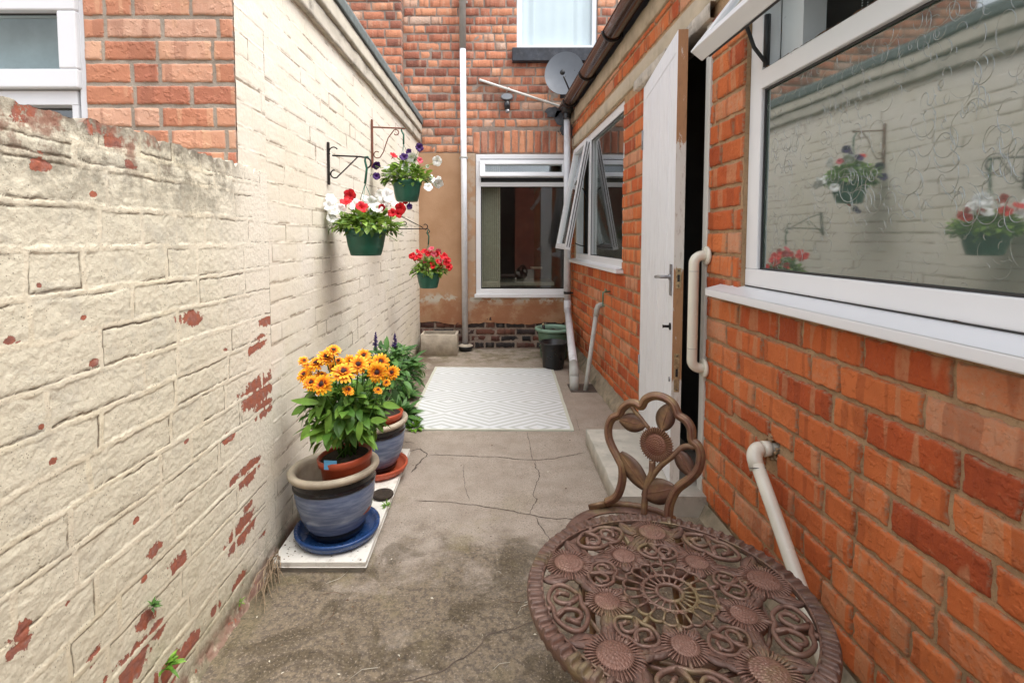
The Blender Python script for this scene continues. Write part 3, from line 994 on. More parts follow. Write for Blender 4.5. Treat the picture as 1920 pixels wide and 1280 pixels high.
# roof slope
mb = MB()
mb.box(Fr((.926, 0, 2.50), (-.0265, 1, 0), (1, 0, .42), (-.42, 0, 1)), -2.7, 5.24, -.05, 2.6, 0, .03)
build('roof', mb, 'slate', RB)
mb = MB()
mb.box(FR, -2.6, 5.24, -2.4, -2.3, 0, 3.4); mb.box(FR, -2.6, -2.5, -2.3, -.12, 0, 2.4)
build('back_wall', mb, 'room', RB)
# gutter
gc, gr, gv = .080, .061, 2.505
mb = MB()
def gut(s, t):
    u = -2.6 + 7.86 * s
    a = PI * t
    return FR(u, gc - gr * math.cos(a), gv - gr * math.sin(a) * .95)
mb.grid(gut, 60, 16)
mb.tube([FR(-2.6, gc + gr, gv), FR(5.26, gc + gr, gv)], .004, 6)
mb.add([FR(5.26, gc, gv)] + [FR(5.26, gc - gr * math.cos(PI * k / 12), gv - gr * math.sin(PI * k / 12)) for k in range(13)], [(0, k + 1, k + 2) for k in range(12)])
gut_o = build('gutter', mb, 'gutter', RB)
for i, u in enumerate([-.6, .5, 1.55, 2.55, 3.35, 4.15, 4.95]):
    mb = MB()
    mb.tube([FR(u, gc - (gr + .004) * math.cos(PI * k / 12), gv - (gr + .004) * math.sin(PI * k / 12)) for k in range(13)], .008, 6)
    mb.box(FR, u - .02, u + .02, .0125, .022, gv - .045, gv + .03)
    br_ = build('bracket', mb, 'black_plastic', gut_o)
mb = MB()
mb.lathe([(0, 0), (.052, 0), (.062, .045), (.062, .06), (.058, .062)], FR(5.10, gc, gv - .095), 20)
mb.lathe([(.040, -.05), (.040, 0)], FR(5.10, gc, gv - .095), 20)
build('outlet', mb, 'black_plastic', gut_o)

# big window with obscured glass
WIN = frame(FR, -.20, 1.81, .985, 2.06, .075, -.085, -.022, RB, 'window', tb=.062, tt=.05, bev=.004)
mb = MB(); mb.box(FR, -.125, 1.735, -.083, -.018, 1.66, 1.722)
build('transom', mb, 'upvc', WIN, bevel=.004)
mb = MB()
u0, u1, v0, v1, wp = -.125, 1.733, 1.0475, 1.66, -.040
def gl(s, t):
    return FR(u0 + (u1 - u0) * s, wp + noise.noise(Vector((s * 9, t * 4, 0))) * .0006, v0 + (v1 - v0) * t)
mb.grid(gl, 40, 16)
rg = random.Random(77)
def curl(cu, cv, r, a0, turns, dirn, n):
    pts = []; asp = rg.uniform(.45, 1.0); sk = rg.uniform(-.02, .02)
    for k in range(n + 1):
        f = k / n
        a = a0 + dirn * turns * 2 * PI * f
        rr = r * (1 - .78 * f)
        pts.append((cu + rr * math.cos(a) * asp + (1 - f) * sk, cv + rr * math.sin(a)))
    return pts
for i in range(640):
    cu, cv = rg.uniform(.62, 1.72), rg.uniform(v0, v1)
    r = rg.choice([.018, .026, .036, .05]) * rg.uniform(.8, 1.2)
    P = curl(cu, cv, r, rg.uniform(0, 6.3), rg.uniform(.35, 1.15), rg.choice([-1, 1]), 16)
    P = [p for p in P if u0 + .004 < p[0] < u1 - .004 and v0 + .004 < p[1] < v1 - .004]
    if len(P) > 4:
        m_ = len(P)
        mb.tube([FR(p[0], wp - .0006, p[1]) for p in P], [.0003 + .0009 * math.sin(PI * (k + .2) / (m_ - .6)) if k < m_ - 1 else .0003 for k in range(m_)], 6, caps=False)
build('obscured_pane', mb, 'glass_obs', WIN)
seal(FR, u0, u1, v0, v1, -.0215 - .012, WIN, .006)
mb = MB(); mb.box(FR, -.25, 1.945, -.03, .062, .934, .962)
mb.grid(lambda s, t: FR(-.25 + 2.195 * s, .062 - .085 * t, .9622 + .022 * t), 2, 2)
build('sill', mb, 'upvc', WIN, bevel=.004)
mb = MB(); mb.box(FR, -.2, 1.80, -.0225, -.018, .9845, .9875)
build('seal', mb, 'seal', WIN)
mb = MB()
rr = random.Random(12)
for (vv, ww, um) in ((.9868, -.0195, 1.79), (1.7225, -.0172, 1.72)):
    mb = MB()
    mb.grid(lambda s, t: FR(.4 + (um - .4) * s, ww - .0005, vv - .0012 + t * max(.0001, .0012 + .0042 * noise.noise(Vector((s * 34, vv * 9, 0))) + .002 * noise.noise(Vector((s * 120, vv, 0))))), 400, 1)
    build('mildewed_sealant', mb, 'litter', WIN)
# top light, hinged at its head and pushed out
hp = FR(0, .0, 2.045)
ang = R(37)
FS = Fr(FR(0, -.01, 2.05), (-.0265, 1, 0), FR.N * math.cos(ang) + Vector((0, 0, 1)) * math.sin(ang), FR.N * (-math.sin(ang)) * -1 * -1 + Vector((0, 0, 1)) * math.cos(ang))
SA = frame(FS, -.10, 1.775, -.335, 0, .052, -.03, .022, WIN, 'opened_top_sash', bev=.003)
mb = MB(); mb.box(FS, -.05, 1.725, -.010, .010, -.285, -.05)
build('pane', mb, 'glass', SA)
mb = MB(); mb.box(FS, -.06, 1.735, -.0345, -.030, -.300, -.292); mb.box(FS, -.08, 1.76, -.034, -.030, -.325, -.321)
mb.box(FS, -.05, 1.725, -.036, -.0305, -.335, -.326)
build('seal', mb, 'seal', SA)
mb = MB()
a_, b_ = FR(1.715, -.03, 1.735), FR(1.70, .165, 1.86)
mb.tube([FR(1.72, -.028, 1.90), FR(1.72, -.028, 1.73)], .010, 6, flat=(1, 0, 0))
mb.tube([FR(1.715, -.02, 1.745), FR(1.712, .02, 1.79), FR(1.708, .05, 1.86), FR(1.70, .095, 1.88)], .007, 6, flat=(0, 1, 0))
build('stay', mb, 'seal', WIN)
mb = MB()
mb.box(FR, 1.62, 1.735, -.16, -.086, 1.722, 2.01); mb.box(FR, -.1, 1.62, -.16, -.086, 1.70, 1.722)
build('inner_reveal', mb, 'upvc', WIN)
mb = MB()
for k in range(34):
    for du in (0, .022):
        v = 1.735 + k * .0082
        mb.lathe([(0.0001, -.0022), (.0022, 0), (.0001, .0022)], FR(1.50 + du, -.20, v), 6)
build('blind_chain', mb, 'upvc', WIN)
mb = MB(); mb.tube([FR(.2, -.22, 2.02), FR(1.56, -.22, 2.02)], .03, 12)
build('rolled_blind', mb, 'upvc', WIN)
room(FR, -.22, 1.83, .9, 2.2, 1.5, RB, 'room_light', 'bathroom')

# second window
W2 = frame(FR, 3.345, 5.10, .955, 2.075, .06, -.085, -.02, RB, 'window', bev=.003)
mb = MB(); mb.box(FR, 4.43, 4.50, -.083, -.017, 1.015, 2.015)
build('mullion', mb, 'upvc', W2, bevel=.003)
pane(FR, 3.405, 4.43, 1.015, 2.015, -.045, W2, 'glass')
seal(FR, 3.405, 4.43, 1.015, 2.015, -.028, W2, .008)
ang = R(10.5)
F2 = Fr(FR(0, -.005, 2.04), (-.0265, 1, 0), FR.N * math.cos(ang) + Vector((0, 0, 1)) * math.sin(ang), FR.N * math.sin(ang) + Vector((0, 0, -1)) * math.cos(ang))
# V runs DOWN the sash from its hinge
S2 = MB()
S2.box(F2, 4.47, 5.06, -.030, .020, 0, .05); S2.box(F2, 4.47, 5.06, -.030, .020, .945, .995)
S2.box(F2, 4.47, 4.52, -.029, .019, .05, .945); S2.box(F2, 5.01, 5.06, -.029, .019, .05, .945)
S2o = build('opened_sash', S2, 'upvc', W2, bevel=.003)
mb = MB()
mb.box(F2, 4.5185, 5.0115, -.012, -.006, .0485, .9465)
build('pane', mb, 'glass', S2o)
mb = MB()
mb.box(F2, 4.465, 4.47, -.018, -.012, .03, .97); mb.box(F2, 4.465, 4.47, .004, .009, .03, .97); mb.box(F2, 4.47, 5.06, -.034, -.03, .97, .976)
build('seal', mb, 'seal', S2o)
mb = MB()
mb.tube([FR(4.55, .0, 1.09), FR(4.55, .05, 1.10), FR(4.56, .09, 1.12)], .005, 6)
build('stay', mb, 'seal', W2)
mb = MB()
mb.tube([FR(4.53, -.02, 1.5), FR(4.53, .02, 1.60), FR(4.53, .05, 1.62)], .006, 6)
build('stay', mb, 'seal', W2)
mb = MB(); mb.box(FR, 3.30, 5.14, -.03, .05, .926, .952)
mb.grid(lambda s, t: FR(3.30 + 1.84 * s, .05 - .07 * t, .9525 + .012 * t), 2, 2)
build('sill', mb, 'upvc', W2, bevel=.004)
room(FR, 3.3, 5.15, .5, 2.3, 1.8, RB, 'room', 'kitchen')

# door
Wd = MB()
Wd.box(FR, 2.0705, 2.112, -.085, .004, 0.0, 2.03); Wd.box(FR, 2.905, 2.929, -.085, .002, 0, 2.03)
DFR = build('door_frame', Wd, 'upvc_old', RB, bevel=.003)
build('head', roughbox(FR, 2.035, 3.02, -.085, .030, 2.022, 2.086, 60, 9, .005), 'frame_old', DFR)
mb = MB(); mb.box(FR, 2.115, 2.90, -.14, .002, .0, .088)
build('threshold', mb, 'frame_old', DFR, bevel=.004)
hx, hy = FR(2.915, .004, 0).x, 2.915
dU = Vector((.752 - hx, 2.118 - hy, 0)); DW = dU.length; dU.normalize()
dN = Vector((dU.y, -dU.x, 0))
if dN.x > 0: dN = -dN
FD = Fr((hx, hy, 0), dU, dN)
DT = 2.015
mb = MB()
nb = 8
bw = DW / nb
for i in range(nb):
    a, b = i * bw, (i + 1) * bw
    mb.box(FD, a + .0012, b - .0012, -.012, 0, .092, DT)
    if i in (2, 4, 6):
        mb.box(FD, a + bw * .5 - .003, a + bw * .5 + .003, 0, .0015, .1, DT - .01)
mb.box(FD, 0, DW - .0005, -.040, -.0125, .092, DT)
mb.box(FD, 0.03, DW - .03, .0, .0022, 1.93, 1.932)
DO = build('door', mb, 'door', RB, bevel=.0018)
mb = MB(); mb.box(FD, DW, DW + .0012, -.040, 0, .093, DT - .001)
build('edge', mb, 'door_edge', DO)
mb = MB()
mb.box(FD, DW - .052, DW - .022, .0015, .006, .91, 1.045)
mb.tube([FD(DW - .037, .004, .99), FD(DW - .037, .045, .99), FD(DW - .045, .05, .99), FD(DW - .11, .052, .985)], .0075, 8)
mb.tube([FD(DW - .037, .002, .99), FD(DW - .037, .012, .99)], .013, 10)
build('handle', mb, 'chrome', DO, bevel=.001)
mb = MB()
mb.tube([FD(DW - .04, 0, .775), FD(DW - .04, .004, .775), FD(DW - .04, .006, .775)], [.016, .016, .010], 12)
mb.tube([FD(DW - .04, .004, .775), FD(DW - .04, .028, .775), FD(DW - .04, .032, .775)], [.006, .006, .009], 8)
build('bolt_knob', mb, 'dark_metal', DO)
mb = MB()
mb.tube([FD(DW - .035, 0, .545), FD(DW - .035, .004, .545)], .011, 12)
build('keyhole_cover', mb, 'chrome', DO)
mb = MB()
mb.tube([FD(DW - .03, 0, .435), FD(DW - .03, .012, .435)], .007, 8)
build('bolt_pin', mb, 'chrome', DO)
for (c0, c1, hole) in ((.945, 1.03, .03), (.50, .665, .035)):
    mb = MB()
    mb.box(FD, DW + .0012, DW + .003, -.031, -.009, c0, c1)
    p = build('lock_plate', mb, 'brass', DO)
    mb = MB()
    cm_ = (c0 + c1) / 2
    mb.box(FD, DW + .003, DW + .0036, -.025, -.015, cm_ - hole / 2, cm_ + hole / 2)
    build('bolt_slot', mb, 'seal', DO)
    for vv in (c0 + .010, c1 - .010):
        mb = MB(); mb.tube([FD(DW + .003, -.02, vv), FD(DW + .0042, -.02, vv)], .0045, 10); build('screw', mb, 'screw', DO)
for vv in (.42, 1.72):
    mb = MB()
    mb.box(FD, -.006, .008, -.002, .004, vv - .05, vv + .05)
    mb.tube([FD(-.004, .004, vv - .055), FD(-.004, .004, vv + .055)], .0045, 8)
    build('hinge', mb, 'chrome', DO)
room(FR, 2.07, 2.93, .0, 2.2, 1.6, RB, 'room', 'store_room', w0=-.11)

# concrete step and fillet at the wall's foot
mb = MB()
mb = roughbox(Fr((0, 0, 0), (0, 1, 0), (-1, 0, 0)), 2.02, 2.76, -.90, -.505, -.01, .088, 30, 3, .003)
mb.grid(lambda s, t: (.505 + .40 * s, 2.02, -.01 + .098 * t), 4, 4)
mb.grid(lambda s, t: (.505 + .40 * s, 2.76, -.01 + .098 * t), 4, 4)
o = build('door_step', mb, 'stepc', None, origin=(.7, 2.4, 0)); tag(o, 'pale worn concrete step in front of the white door', 'step')
mb = MB()
def fil(s, t):
    u = 2.76 + 2.48 * s
    w = -.005 + .062 * (1 - t) + fbm((u, t * .1, 1), 6, 3) * .010
    v = .10 * t ** .8 + fbm((u, t, 4), 8, 3) * .008 * t
    return FR(u, max(w, .002), v)
mb.grid(fil, 150, 8)
mb.grid(lambda s, t: FR(.3 + 1.72 * s, .003 + .03 * (1 - t) + fbm((s * 4, t, 2), 3, 2) * .004, .06 * t), 60, 4)
build('wall_fillet', mb, 'fillet', RB)

# ------------------------------------------------------------------ LEFT PAINTED OUTBUILDING
LB = thing('painted_outbuilding', (-.80, 3.4, 0), 'cream painted brick outbuilding on the left with bare red brick end wall', 'outbuilding')
rng = random.Random(21)
def ltop(u): return 2.09 + .02 * (u - 2)
def chipL(u, v):
    return max(0, .22 * (1 - (u - 1.75) / .30)) if u < 2.05 and v < 1.2 else .0
def ugrid(a, b, k):
    L_ = [a]
    while L_[-1] < b: L_.append(L_[-1] + k * L_[-1])
    L_[-1] = b
    return L_
mb = MB()
painted_field(mb, FL, ugrid(1.765, 5.25, .0031), 520, 0.0, lambda u: ltop(u) + .03, [(.0715, 33, .232, .25)], rng, chipL, blen=.232, mort=.007, wm=.0006, wb=.0, rough=.0007, gd=.0018, gw=.0028, warp=.0022, gprob=(.9, .35))
painted_field(mb, FL, ugrid(1.571, 1.7652, .0024), 270, 1.30, lambda u: 2.30, [(.0715, 16, .232, .25)], rng, None, blen=.232, mort=.007, wm=.0006, wb=.0, rough=.0007, gd=.0018, gw=.0028, warp=.0022, gprob=(.9, .35))
build('wall', mb, 'paint_far', LB)
# end wall
rng = random.Random(31)
hE = [(.462, 1.75, 1.20, 1.925)]
mb = MB()
rc = layout(.004, 3.0, .9, 2.33, .0665, .172, .0095, rng, .25, hE, .02)
bricks(mb, FE, rc, rng, hE, None, 0, .009, .0011, .0012, lambda u: .009 if u < .5 else .06, .0022, roundr=.004, tilt=.008)
build('end_wall', mb, 'brick_pier', LB)
mb = MB()
mortar(mb, FE, .0045, 3.0, .0, 2.33, -.004, hE, .02, .0015, back=-.09)
build('mortar', mb, 'mortar_pier', LB)
WE = frame(FE, .462, 1.75, 1.20, 1.925, .028, -.075, -.012, LB, 'window', bev=.003)
SE = frame(FE, .482, 1.73, 1.615, 1.905, .058, -.06, .004, WE, 'sash', bev=.005)
pane(FE, .54, 1.672, 1.673, 1.847, -.03, SE, 'glass_net')
seal(FE, .54, 1.672, 1.673, 1.847, -.020, SE, .005)
mb = MB(); mb.box(FE, .50, 1.712, -.055, -.015, 1.568, 1.612); mb.box(FE, .50, .520, -.055, -.016, 1.24, 1.568)
build('transom', mb, 'upvc', WE, bevel=.002)
pane(FE, .520, 1.712, 1.24, 1.568, -.05, WE, 'glass')
mb = MB()
mb.box(FE, .5, 1.75, -.14, -.12, 1.60, 1.92)
build('blind', mb, 'teal_blind', WE)
room(FE, .42, 1.8, 1.1, 2.1, 1.2, LB, 'room', 'room')
# eaves
def edge_strip(name, dv0, dv1, w, mat, seed, amp):
    mb = MB()
    def fn(s, t):
        u = 1.50 + 3.748 * s
        b = ltop(u)
        prof = [(-.02, dv0), (w, dv0), (w, dv1), (-.02, dv1)]
        k = t * 3; i = min(int(k), 2); f = k - i
        return FL(u, prof[i][0] + (prof[i + 1][0] - prof[i][0]) * f + fbm((u, t, seed), 6, 3) * amp, b + prof[i][1] + (prof[i + 1][1] - prof[i][1]) * f + fbm((u, t * .2, seed + 3), 5, 3) * amp)
    mb.grid(fn, 200, 12)
    mb.grid(lambda s, t: FL(1.50, -.02 + (w + .02) * s, ltop(1.5) + dv0 + (dv1 - dv0) * t), 2, 2)
    return build(name, mb, mat, LB)
edge_strip('lower_fascia', .0, .085, .022, 'fascia', 1, .005)
edge_strip('upper_fascia', .092, .175, .036, 'fascia_top', 4, .0025)
edge_strip('roof_felt', .178, .245, .046, 'felt', 7, .002)
mb = MB()
mb.box(Fr((-.80, 0, 2.27), (0, 1, .02), (-1, 0, .28), (0, 0, 1)), 1.46, 5.24, .0, 2.6, 0.0, .05)
build('roof', mb, 'felt', LB)

# ------------------------------------------------------------------ BOUNDARY WALL (near left)
rng = random.Random(41)
chips = [(0.835, 1.02, .02, .055, .5)]
def P2L(x, y):
    th = R(3.2); a = (x - 930) / 940; b = -(y - 502) / 940
    dx, dy, dz = a, math.cos(th) + b * math.sin(th), b * math.cos(th) - math.sin(th)
    t = -.80 / dx
    return dy * t, H + dz * t
SP = [(70, 305, 22, 1), (40, 200, 60, .6), (10, 640, 12, 1), (28, 645, 10, .9), (170, 680, 12, .8), (150, 595, 9, .8), (66, 535, 8, .8), (355, 595, 22, .95), (330, 600, 14, .7), (480, 735, 32, 1.15), (495, 765, 20, 1.0), (487, 640, 16, 1), (498, 600, 14, 1.0), (508, 598, 12, 1), (420, 655, 9, .6), (470, 655, 14, .9), (425, 820, 14, 1),
      (70, 800, 9, .9), (90, 865, 9, .9), (345, 825, 9, .7), (465, 885, 26, .95), (435, 900, 14, .7), (450, 995, 30, 1.05), (462, 950, 10, .9), (250, 975, 8, .9), (285, 1030, 20, .75), (330, 1055, 26, .8), (265, 1085, 8, .9), (30, 1195, 34, 1.1), (120, 1125, 10, .9), (170, 1230, 20, .9), (270, 1160, 22, .8), (240, 1250, 42, 1.0), (290, 1180, 22, .9), (350, 1210, 24, .95), (305, 1270, 40, 1.0), (445, 1090, 16, .95), (400, 1140, 14, .8), (380, 1240, 20, .7), (195, 1270, 12, 1), (210, 270, 30, .7), (170, 240, 26, .7), (235, 310, 22, .6), (490, 1000, 12, .6), (170, 365, 8, .9)]
SPW = []
for (x, y, r_, s_) in SP:
    q = P2L(x, y); q2 = P2L(x + r_, y); q3 = P2L(x, y + r_)
    SPW.append((q[0], q[1], max(.006, abs(q2[0] - q[0]) * .9), max(.006, abs(q3[1] - q[1]) * .8), s_))
def chipB(u, v):
    s_ = 0
    for (a, b, ru, rv, k) in SPW:
        d = ((u - a) / ru) ** 2 + ((v - b) / rv) ** 2
        if d < 4: s_ = max(s_, k * math.exp(-d * .7))
    if v < .45: s_ = max(s_, .18 * (1 - v / .45) + .12 * noise.noise(Vector((u * 5, v * 5, 3))))
    return s_
mb = MB()
BW1 = 1.764
hd = random.Random(9)
HDR = [(u_, hd.uniform(-.010, .010)) for u_ in [.5 + .058 * k for k in range(24)]]
def btop(u):
    k = int((u - .5) / .116) if u > 1.12 else int((u - .5) / .235) + 40
    s_ = noise.noise(Vector((k * 3.7, 1, 1))) * .018
    ph_ = ((u - .5) / (.116 if u > 1.12 else .235)) % 1
    notch = -.016 * math.exp(-((min(ph_, 1 - ph_)) * (.116 if u > 1.12 else .235) / .008) ** 2)
    return 1.382 + s_ + notch + fbm((u, 0, 4), 16, 4) * .012
bu = ugrid(.60, BW1, .0028)
painted_field(mb, FL, bu, 480, 0.0, btop, [(.0815, 16, .245, .25), (.042, 1, .24, 0), (.09, 2, .116, 0)], rng, chipB, mort=.014, wm=.0074, wb=.0069, rough=.0013, gd=.0024, gw=.0019, warp=.0055, fade=lambda u: 1 - max(0, (u - 1.45) / .314) ** 1.3 * .95, gprob=(.62, .40))
# coarse wall behind the camera
rc = layout(-2.9, .585, .05, 1.36, .0815, .245, .012, rng, .2, (), .03)
def padat():
    for nm in ('rnd', 'edge', 'chip', 'crackm'):
        mb.at[nm] += [0.0] * (len(mb.v) - len(mb.at[nm]))
n0 = len(mb.v)
bricks(mb, FL, rc, rng, (), None, .007, .004, .001, .001, lambda u: .1, .002, None, roundr=.005)
padat()
mb.box(FL, -2.9, .598, -.2, .0055, 0, 1.36)
mb.box(FL, .56, BW1 - .003, -.2, -.004, 0, 1.35)
padat()
# weathered top, rounding back over the wall, and the skirt of mortar at its foot
n0 = len(mb.v)
mb.grid(lambda s, t: FL(.60 + (BW1 - .60) * s, .0068 * (1 - max(0, (.60 + (BW1 - .60) * s - 1.45) / .314) ** 1.3 * .95) - .2 * t, btop(.60 + (BW1 - .60) * s) + -.004 * min(1, t * 4) + fbm((s * 6, t, 8), 3, 3) * .006 * min(1, t * 5)), 420, 8)
for i in range(n0, len(mb.v)):
    mb.at['rnd'].append(.5); mb.at['edge'].append(.3); mb.at['chip'].append(.30); mb.at['crackm'].append(0.0)
n0 = len(mb.v)
mb.grid(lambda s, t: FL(.56 + 1.20 * s, .004 + (.020 + fbm((s * 4, 0, 2), 5, 4) * .012) * (1 - t) ** 1.8 + fbm((s * 9, t, 2), 6, 3) * .003, (.045 + fbm((s * 3, 1, 2), 6, 3) * .02) * t - .002), 300, 10)
for i in range(n0, len(mb.v)):
    mb.at['rnd'].append(.5); mb.at['edge'].append(.5); mb.at['chip'].append(.30); mb.at['crackm'].append(0.0)
BWo = build('boundary_wall', mb, 'paint_near', None, origin=(-.8, 1.0, 0))
tag(BWo, 'rough cream painted brick boundary wall at left with peeling patches showing red brick', 'wall')

# ------------------------------------------------------------------ BACK HOUSE
HB = thing('terraced_house', (0, 5.25, 0), 'red brick house closing the far end of the yard, tan render at its foot', 'house')
rng = random.Random(51)
WB = (-.21, .765, .545, 2.03)
WU = (.215, 1.035, 3.09, 4.6)
hB = [WB, WU, (-.24, .80, 2.03, 2.285)]
mb = MB()
rc = layout(-.95, 2.6, 2.045, 5.2, .0868, .225, .0115, rng, .3, hB, .03)
bricks(mb, FB, rc, rng, hB, None, 0, .011, .0026, .004, lambda u: .03, .006, roundr=.007, tilt=.02)
build('wall', mb, 'brick_back', HB)
mb = MB()
# projecting bay at the left
rc = layout(-3.4, -.955, 2.05, 5.2, .0868, .225, .011, rng, .3, (), .03)
bricks(mb, FB, rc, rng, (), (-9, -.955, 0, 9), .07, .011, .0022, .003, lambda u: .03, .004, roundr=.006, tilt=.015)
build('side_wall', mb, 'brick_back', HB)
mb = MB()
mortar(mb, FB, -.96, 2.6, 0, 5.2, -.0055, [WB, WU], .05, .003, back=-.12)
mb.quad(FB(-3.4, .064, 2.0), FB(-.957, .064, 2.0), FB(-.957, .064, 5.2), FB(-3.4, .064, 5.2))
mb.quad(FB(-.957, .064, 2.0), FB(-.957, -.01, 2.0), FB(-.957, -.01, 5.2), FB(-.957, .064, 5.2))
mb.quad(FB(-3.4, -.02, 0), FB(-.9, -.02, 0), FB(-.9, -.02, 2.1), FB(-3.4, -.02, 2.1))
build('mortar', mb, 'mortar_back', HB)
# arch of upright bricks
mb = MB(); ac = []
n_ = 13
for i in range(n_):
    a = -.235 + 1.03 * i / n_; b = a + 1.03 / n_ - .011
    rise = .022 * (1 - ((a + b) / 2 - .28) ** 2 / .27)
    ac.append((a, b, 2.043 + rise * .2, 2.255 + rise + rng.uniform(-.006, .006)))
bricks(mb, FB, ac, rng, (), None, .002, .012, .0028, .003, lambda u: .02, .006, roundr=.006, tilt=.02)
build('arch', mb, 'brick_back', HB)
# plinth of sooty bricks
mb = MB()
rc = layout(-.80, .82, .005, .345, .072, .215, .013, rng, .3, (), .03)
bricks(mb, FB, rc, rng, (), None, .012, .013, .0035, .006, lambda u: .02, .008, roundr=.008, tilt=.03)
build('plinth', mb, 'brick_plinth', HB)
mb = MB()
mb.grid(lambda s, t: FB(-.82 + 1.66 * s, .006 + fbm((s * 5, t, 3), 5, 3) * .003, .36 * t), 70, 16)
build('plinth_mortar', mb, 'mortar_back', HB)
# render sheet with a broken lower edge
mb = MB()
def rend(u0, u1, vt, vb, nu):
    def lo(u): return .292 + fbm((u, 0, 3), 2.2, 3) * .05 + fbm((u, 2, 3), 14, 2) * .014 if vb is None else vb
    mb.grid(lambda s, t: FB(u0 + (u1 - u0) * s, .021 + fbm((u0 + (u1 - u0) * s, t, 1), 3, 3) * .003, lo(u0 + (u1 - u0) * s) + (vt - lo(u0 + (u1 - u0) * s)) * t), nu, 24)
    mb.grid(lambda s, t: FB(u0 + (u1 - u0) * s, .021 - .02 * t, lo(u0 + (u1 - u0) * s)), nu, 1, False)
rend(-.82, -.212, 2.042, None, 60)
rend(-.2119, .80, .545, None, 100)
rend(.767, .80, 2.035, .5452, 2)
mb.grid(lambda s, t: FB(-.212, .021 - .06 * t, .55 + 1.49 * s), 8, 2)
build('render_coat', mb, 'render', HB)
# lower window
W3 = frame(FB, -.209, .764, .585, 2.028, .052, -.06, .016, HB, 'window', tt=.072, tb=.05, bev=.004)
mb = MB(); mb.box(FB, -.157, .712, -.058, .012, 1.700, 1.745)
build('transom', mb, 'upvc', W3, bevel=.003)
pane(FB, -.157, .712, .635, 1.700, -.02, W3, 'glass')
seal(FB, -.157, .712, .635, 1.700, -.006, W3, .008)
mb = MB(); mb.box(FB, -.225, .78, -.05, .045, .545, .584)
build('sill', mb, 'upvc', W3, bevel=.005)
ang = R(13)
F3 = Fr(FB(0, .018, 1.962), (1, 0, 0), FB.N * math.cos(ang) + Vector((0, 0, 1)) * math.sin(ang), FB.N * math.sin(ang) + Vector((0, 0, -1)) * math.cos(ang))
S3 = MB()
S3.box(F3, -.165, .735, -.03, .022, 0, .042); S3.box(F3, -.165, .735, -.03, .022, .128, .172)
S3.box(F3, -.165, -.112, -.029, .021, .042, .128); S3.box(F3, .682, .735, -.029, .021, .042, .128)
S3o = build('opened_top_sash', S3, 'upvc', W3, bevel=.003)
mb = MB(); mb.box(F3, -.113, .683, -.008, -.002, .041, .129)
build('pane', mb, 'glass', S3o)
mb = MB(); mb.box(F3, -.165, .735, .0235, .026, -.012, -.004); mb.box(FB, -.15, .70, -.05, -.045, 1.746, 1.80)  # second box: black sheet standing in for shade in the open slot
build('seal', mb, 'seal', S3o)
mb = MB()
for k in range(9):
    a = -.15 + k * .022
    mb.quad(FB(a, -.10, .64), FB(a + .019, -.115, .64), FB(a + .019, -.115, 1.95), FB(a, -.10, 1.95))
build('vertical_blind', mb, 'blind', W3)
mb = MB(); mb.box(FB, .42, .56, -.9, -.8, .80, .82); mb.box(FB, -.1, .7, -1.3, -.75, .60, .64)
build('table_inside', mb, 'blind', W3)
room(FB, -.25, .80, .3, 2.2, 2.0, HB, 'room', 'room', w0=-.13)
# upper window
W4 = frame(FB, .222, 1.03, 3.095, 4.6, .045, -.06, -.015, HB, 'window', bev=.003)
pane(FB, .267, .985, 3.14, 4.555, -.03, W4, 'glass_net')
mb = MB()
mb.grid(lambda s, t: FB(.25 + .76 * s, -.075 + .010 * math.sin(s * 42) * (1 if (s < .2 or s > .72) else .15), 3.13 + 1.43 * t), 90, 2)
build('net_curtain', mb, 'net', W4)
mb = MB(); mb.box(FB, .165, 1.085, -.03, .075, 2.955, 3.088)
build('stone_sill', mb, 'dark_sill', W4, bevel=.006)
# lead flashing patch where the outbuilding meets the house
mb = MB()
def patch(u0, u1, v0, v1, seed):
    n = 14
    ring = []
    for k in range(n):
        a = 2 * PI * k / n
        r_ = .8 + .35 * noise.noise(Vector((math.cos(a) * 2, math.sin(a) * 2, seed)))
        ring.append(((u0 + u1) / 2 + (u1 - u0) / 2 * math.cos(a) * r_, (v0 + v1) / 2 + (v1 - v0) / 2 * math.sin(a) * r_))
    front = [FB(u, .014, v) for u, v in ring]; back = [FB(u, .0, v) for u, v in ring]
    mb.add(front + back, [tuple(range(n))] + [(k, (k + 1) % n, n + (k + 1) % n, n + k) for k in range(n)], False)
patch(.58, .80, 2.30, 2.50, 1); patch(.50, .68, 2.40, 2.53, 2.5); patch(.64, .82, 2.20, 2.36, 4)
build('flashing_patch', mb, 'lead', HB)
mb = MB()
mb.quad(FB(-3.4, -.0, 5.2), FB(2.6, -.0, 5.2), FB(2.6, -4, 7.6), FB(-3.4, -4, 7.6))
mb.quad(FB(-3.4, -.02, 5.2), FB(-3.4, -4, 0), FB(-3.4, -4, 7.6), FB(-3.4, -.02, 5.2))
build('roof', mb, 'slate', HB)

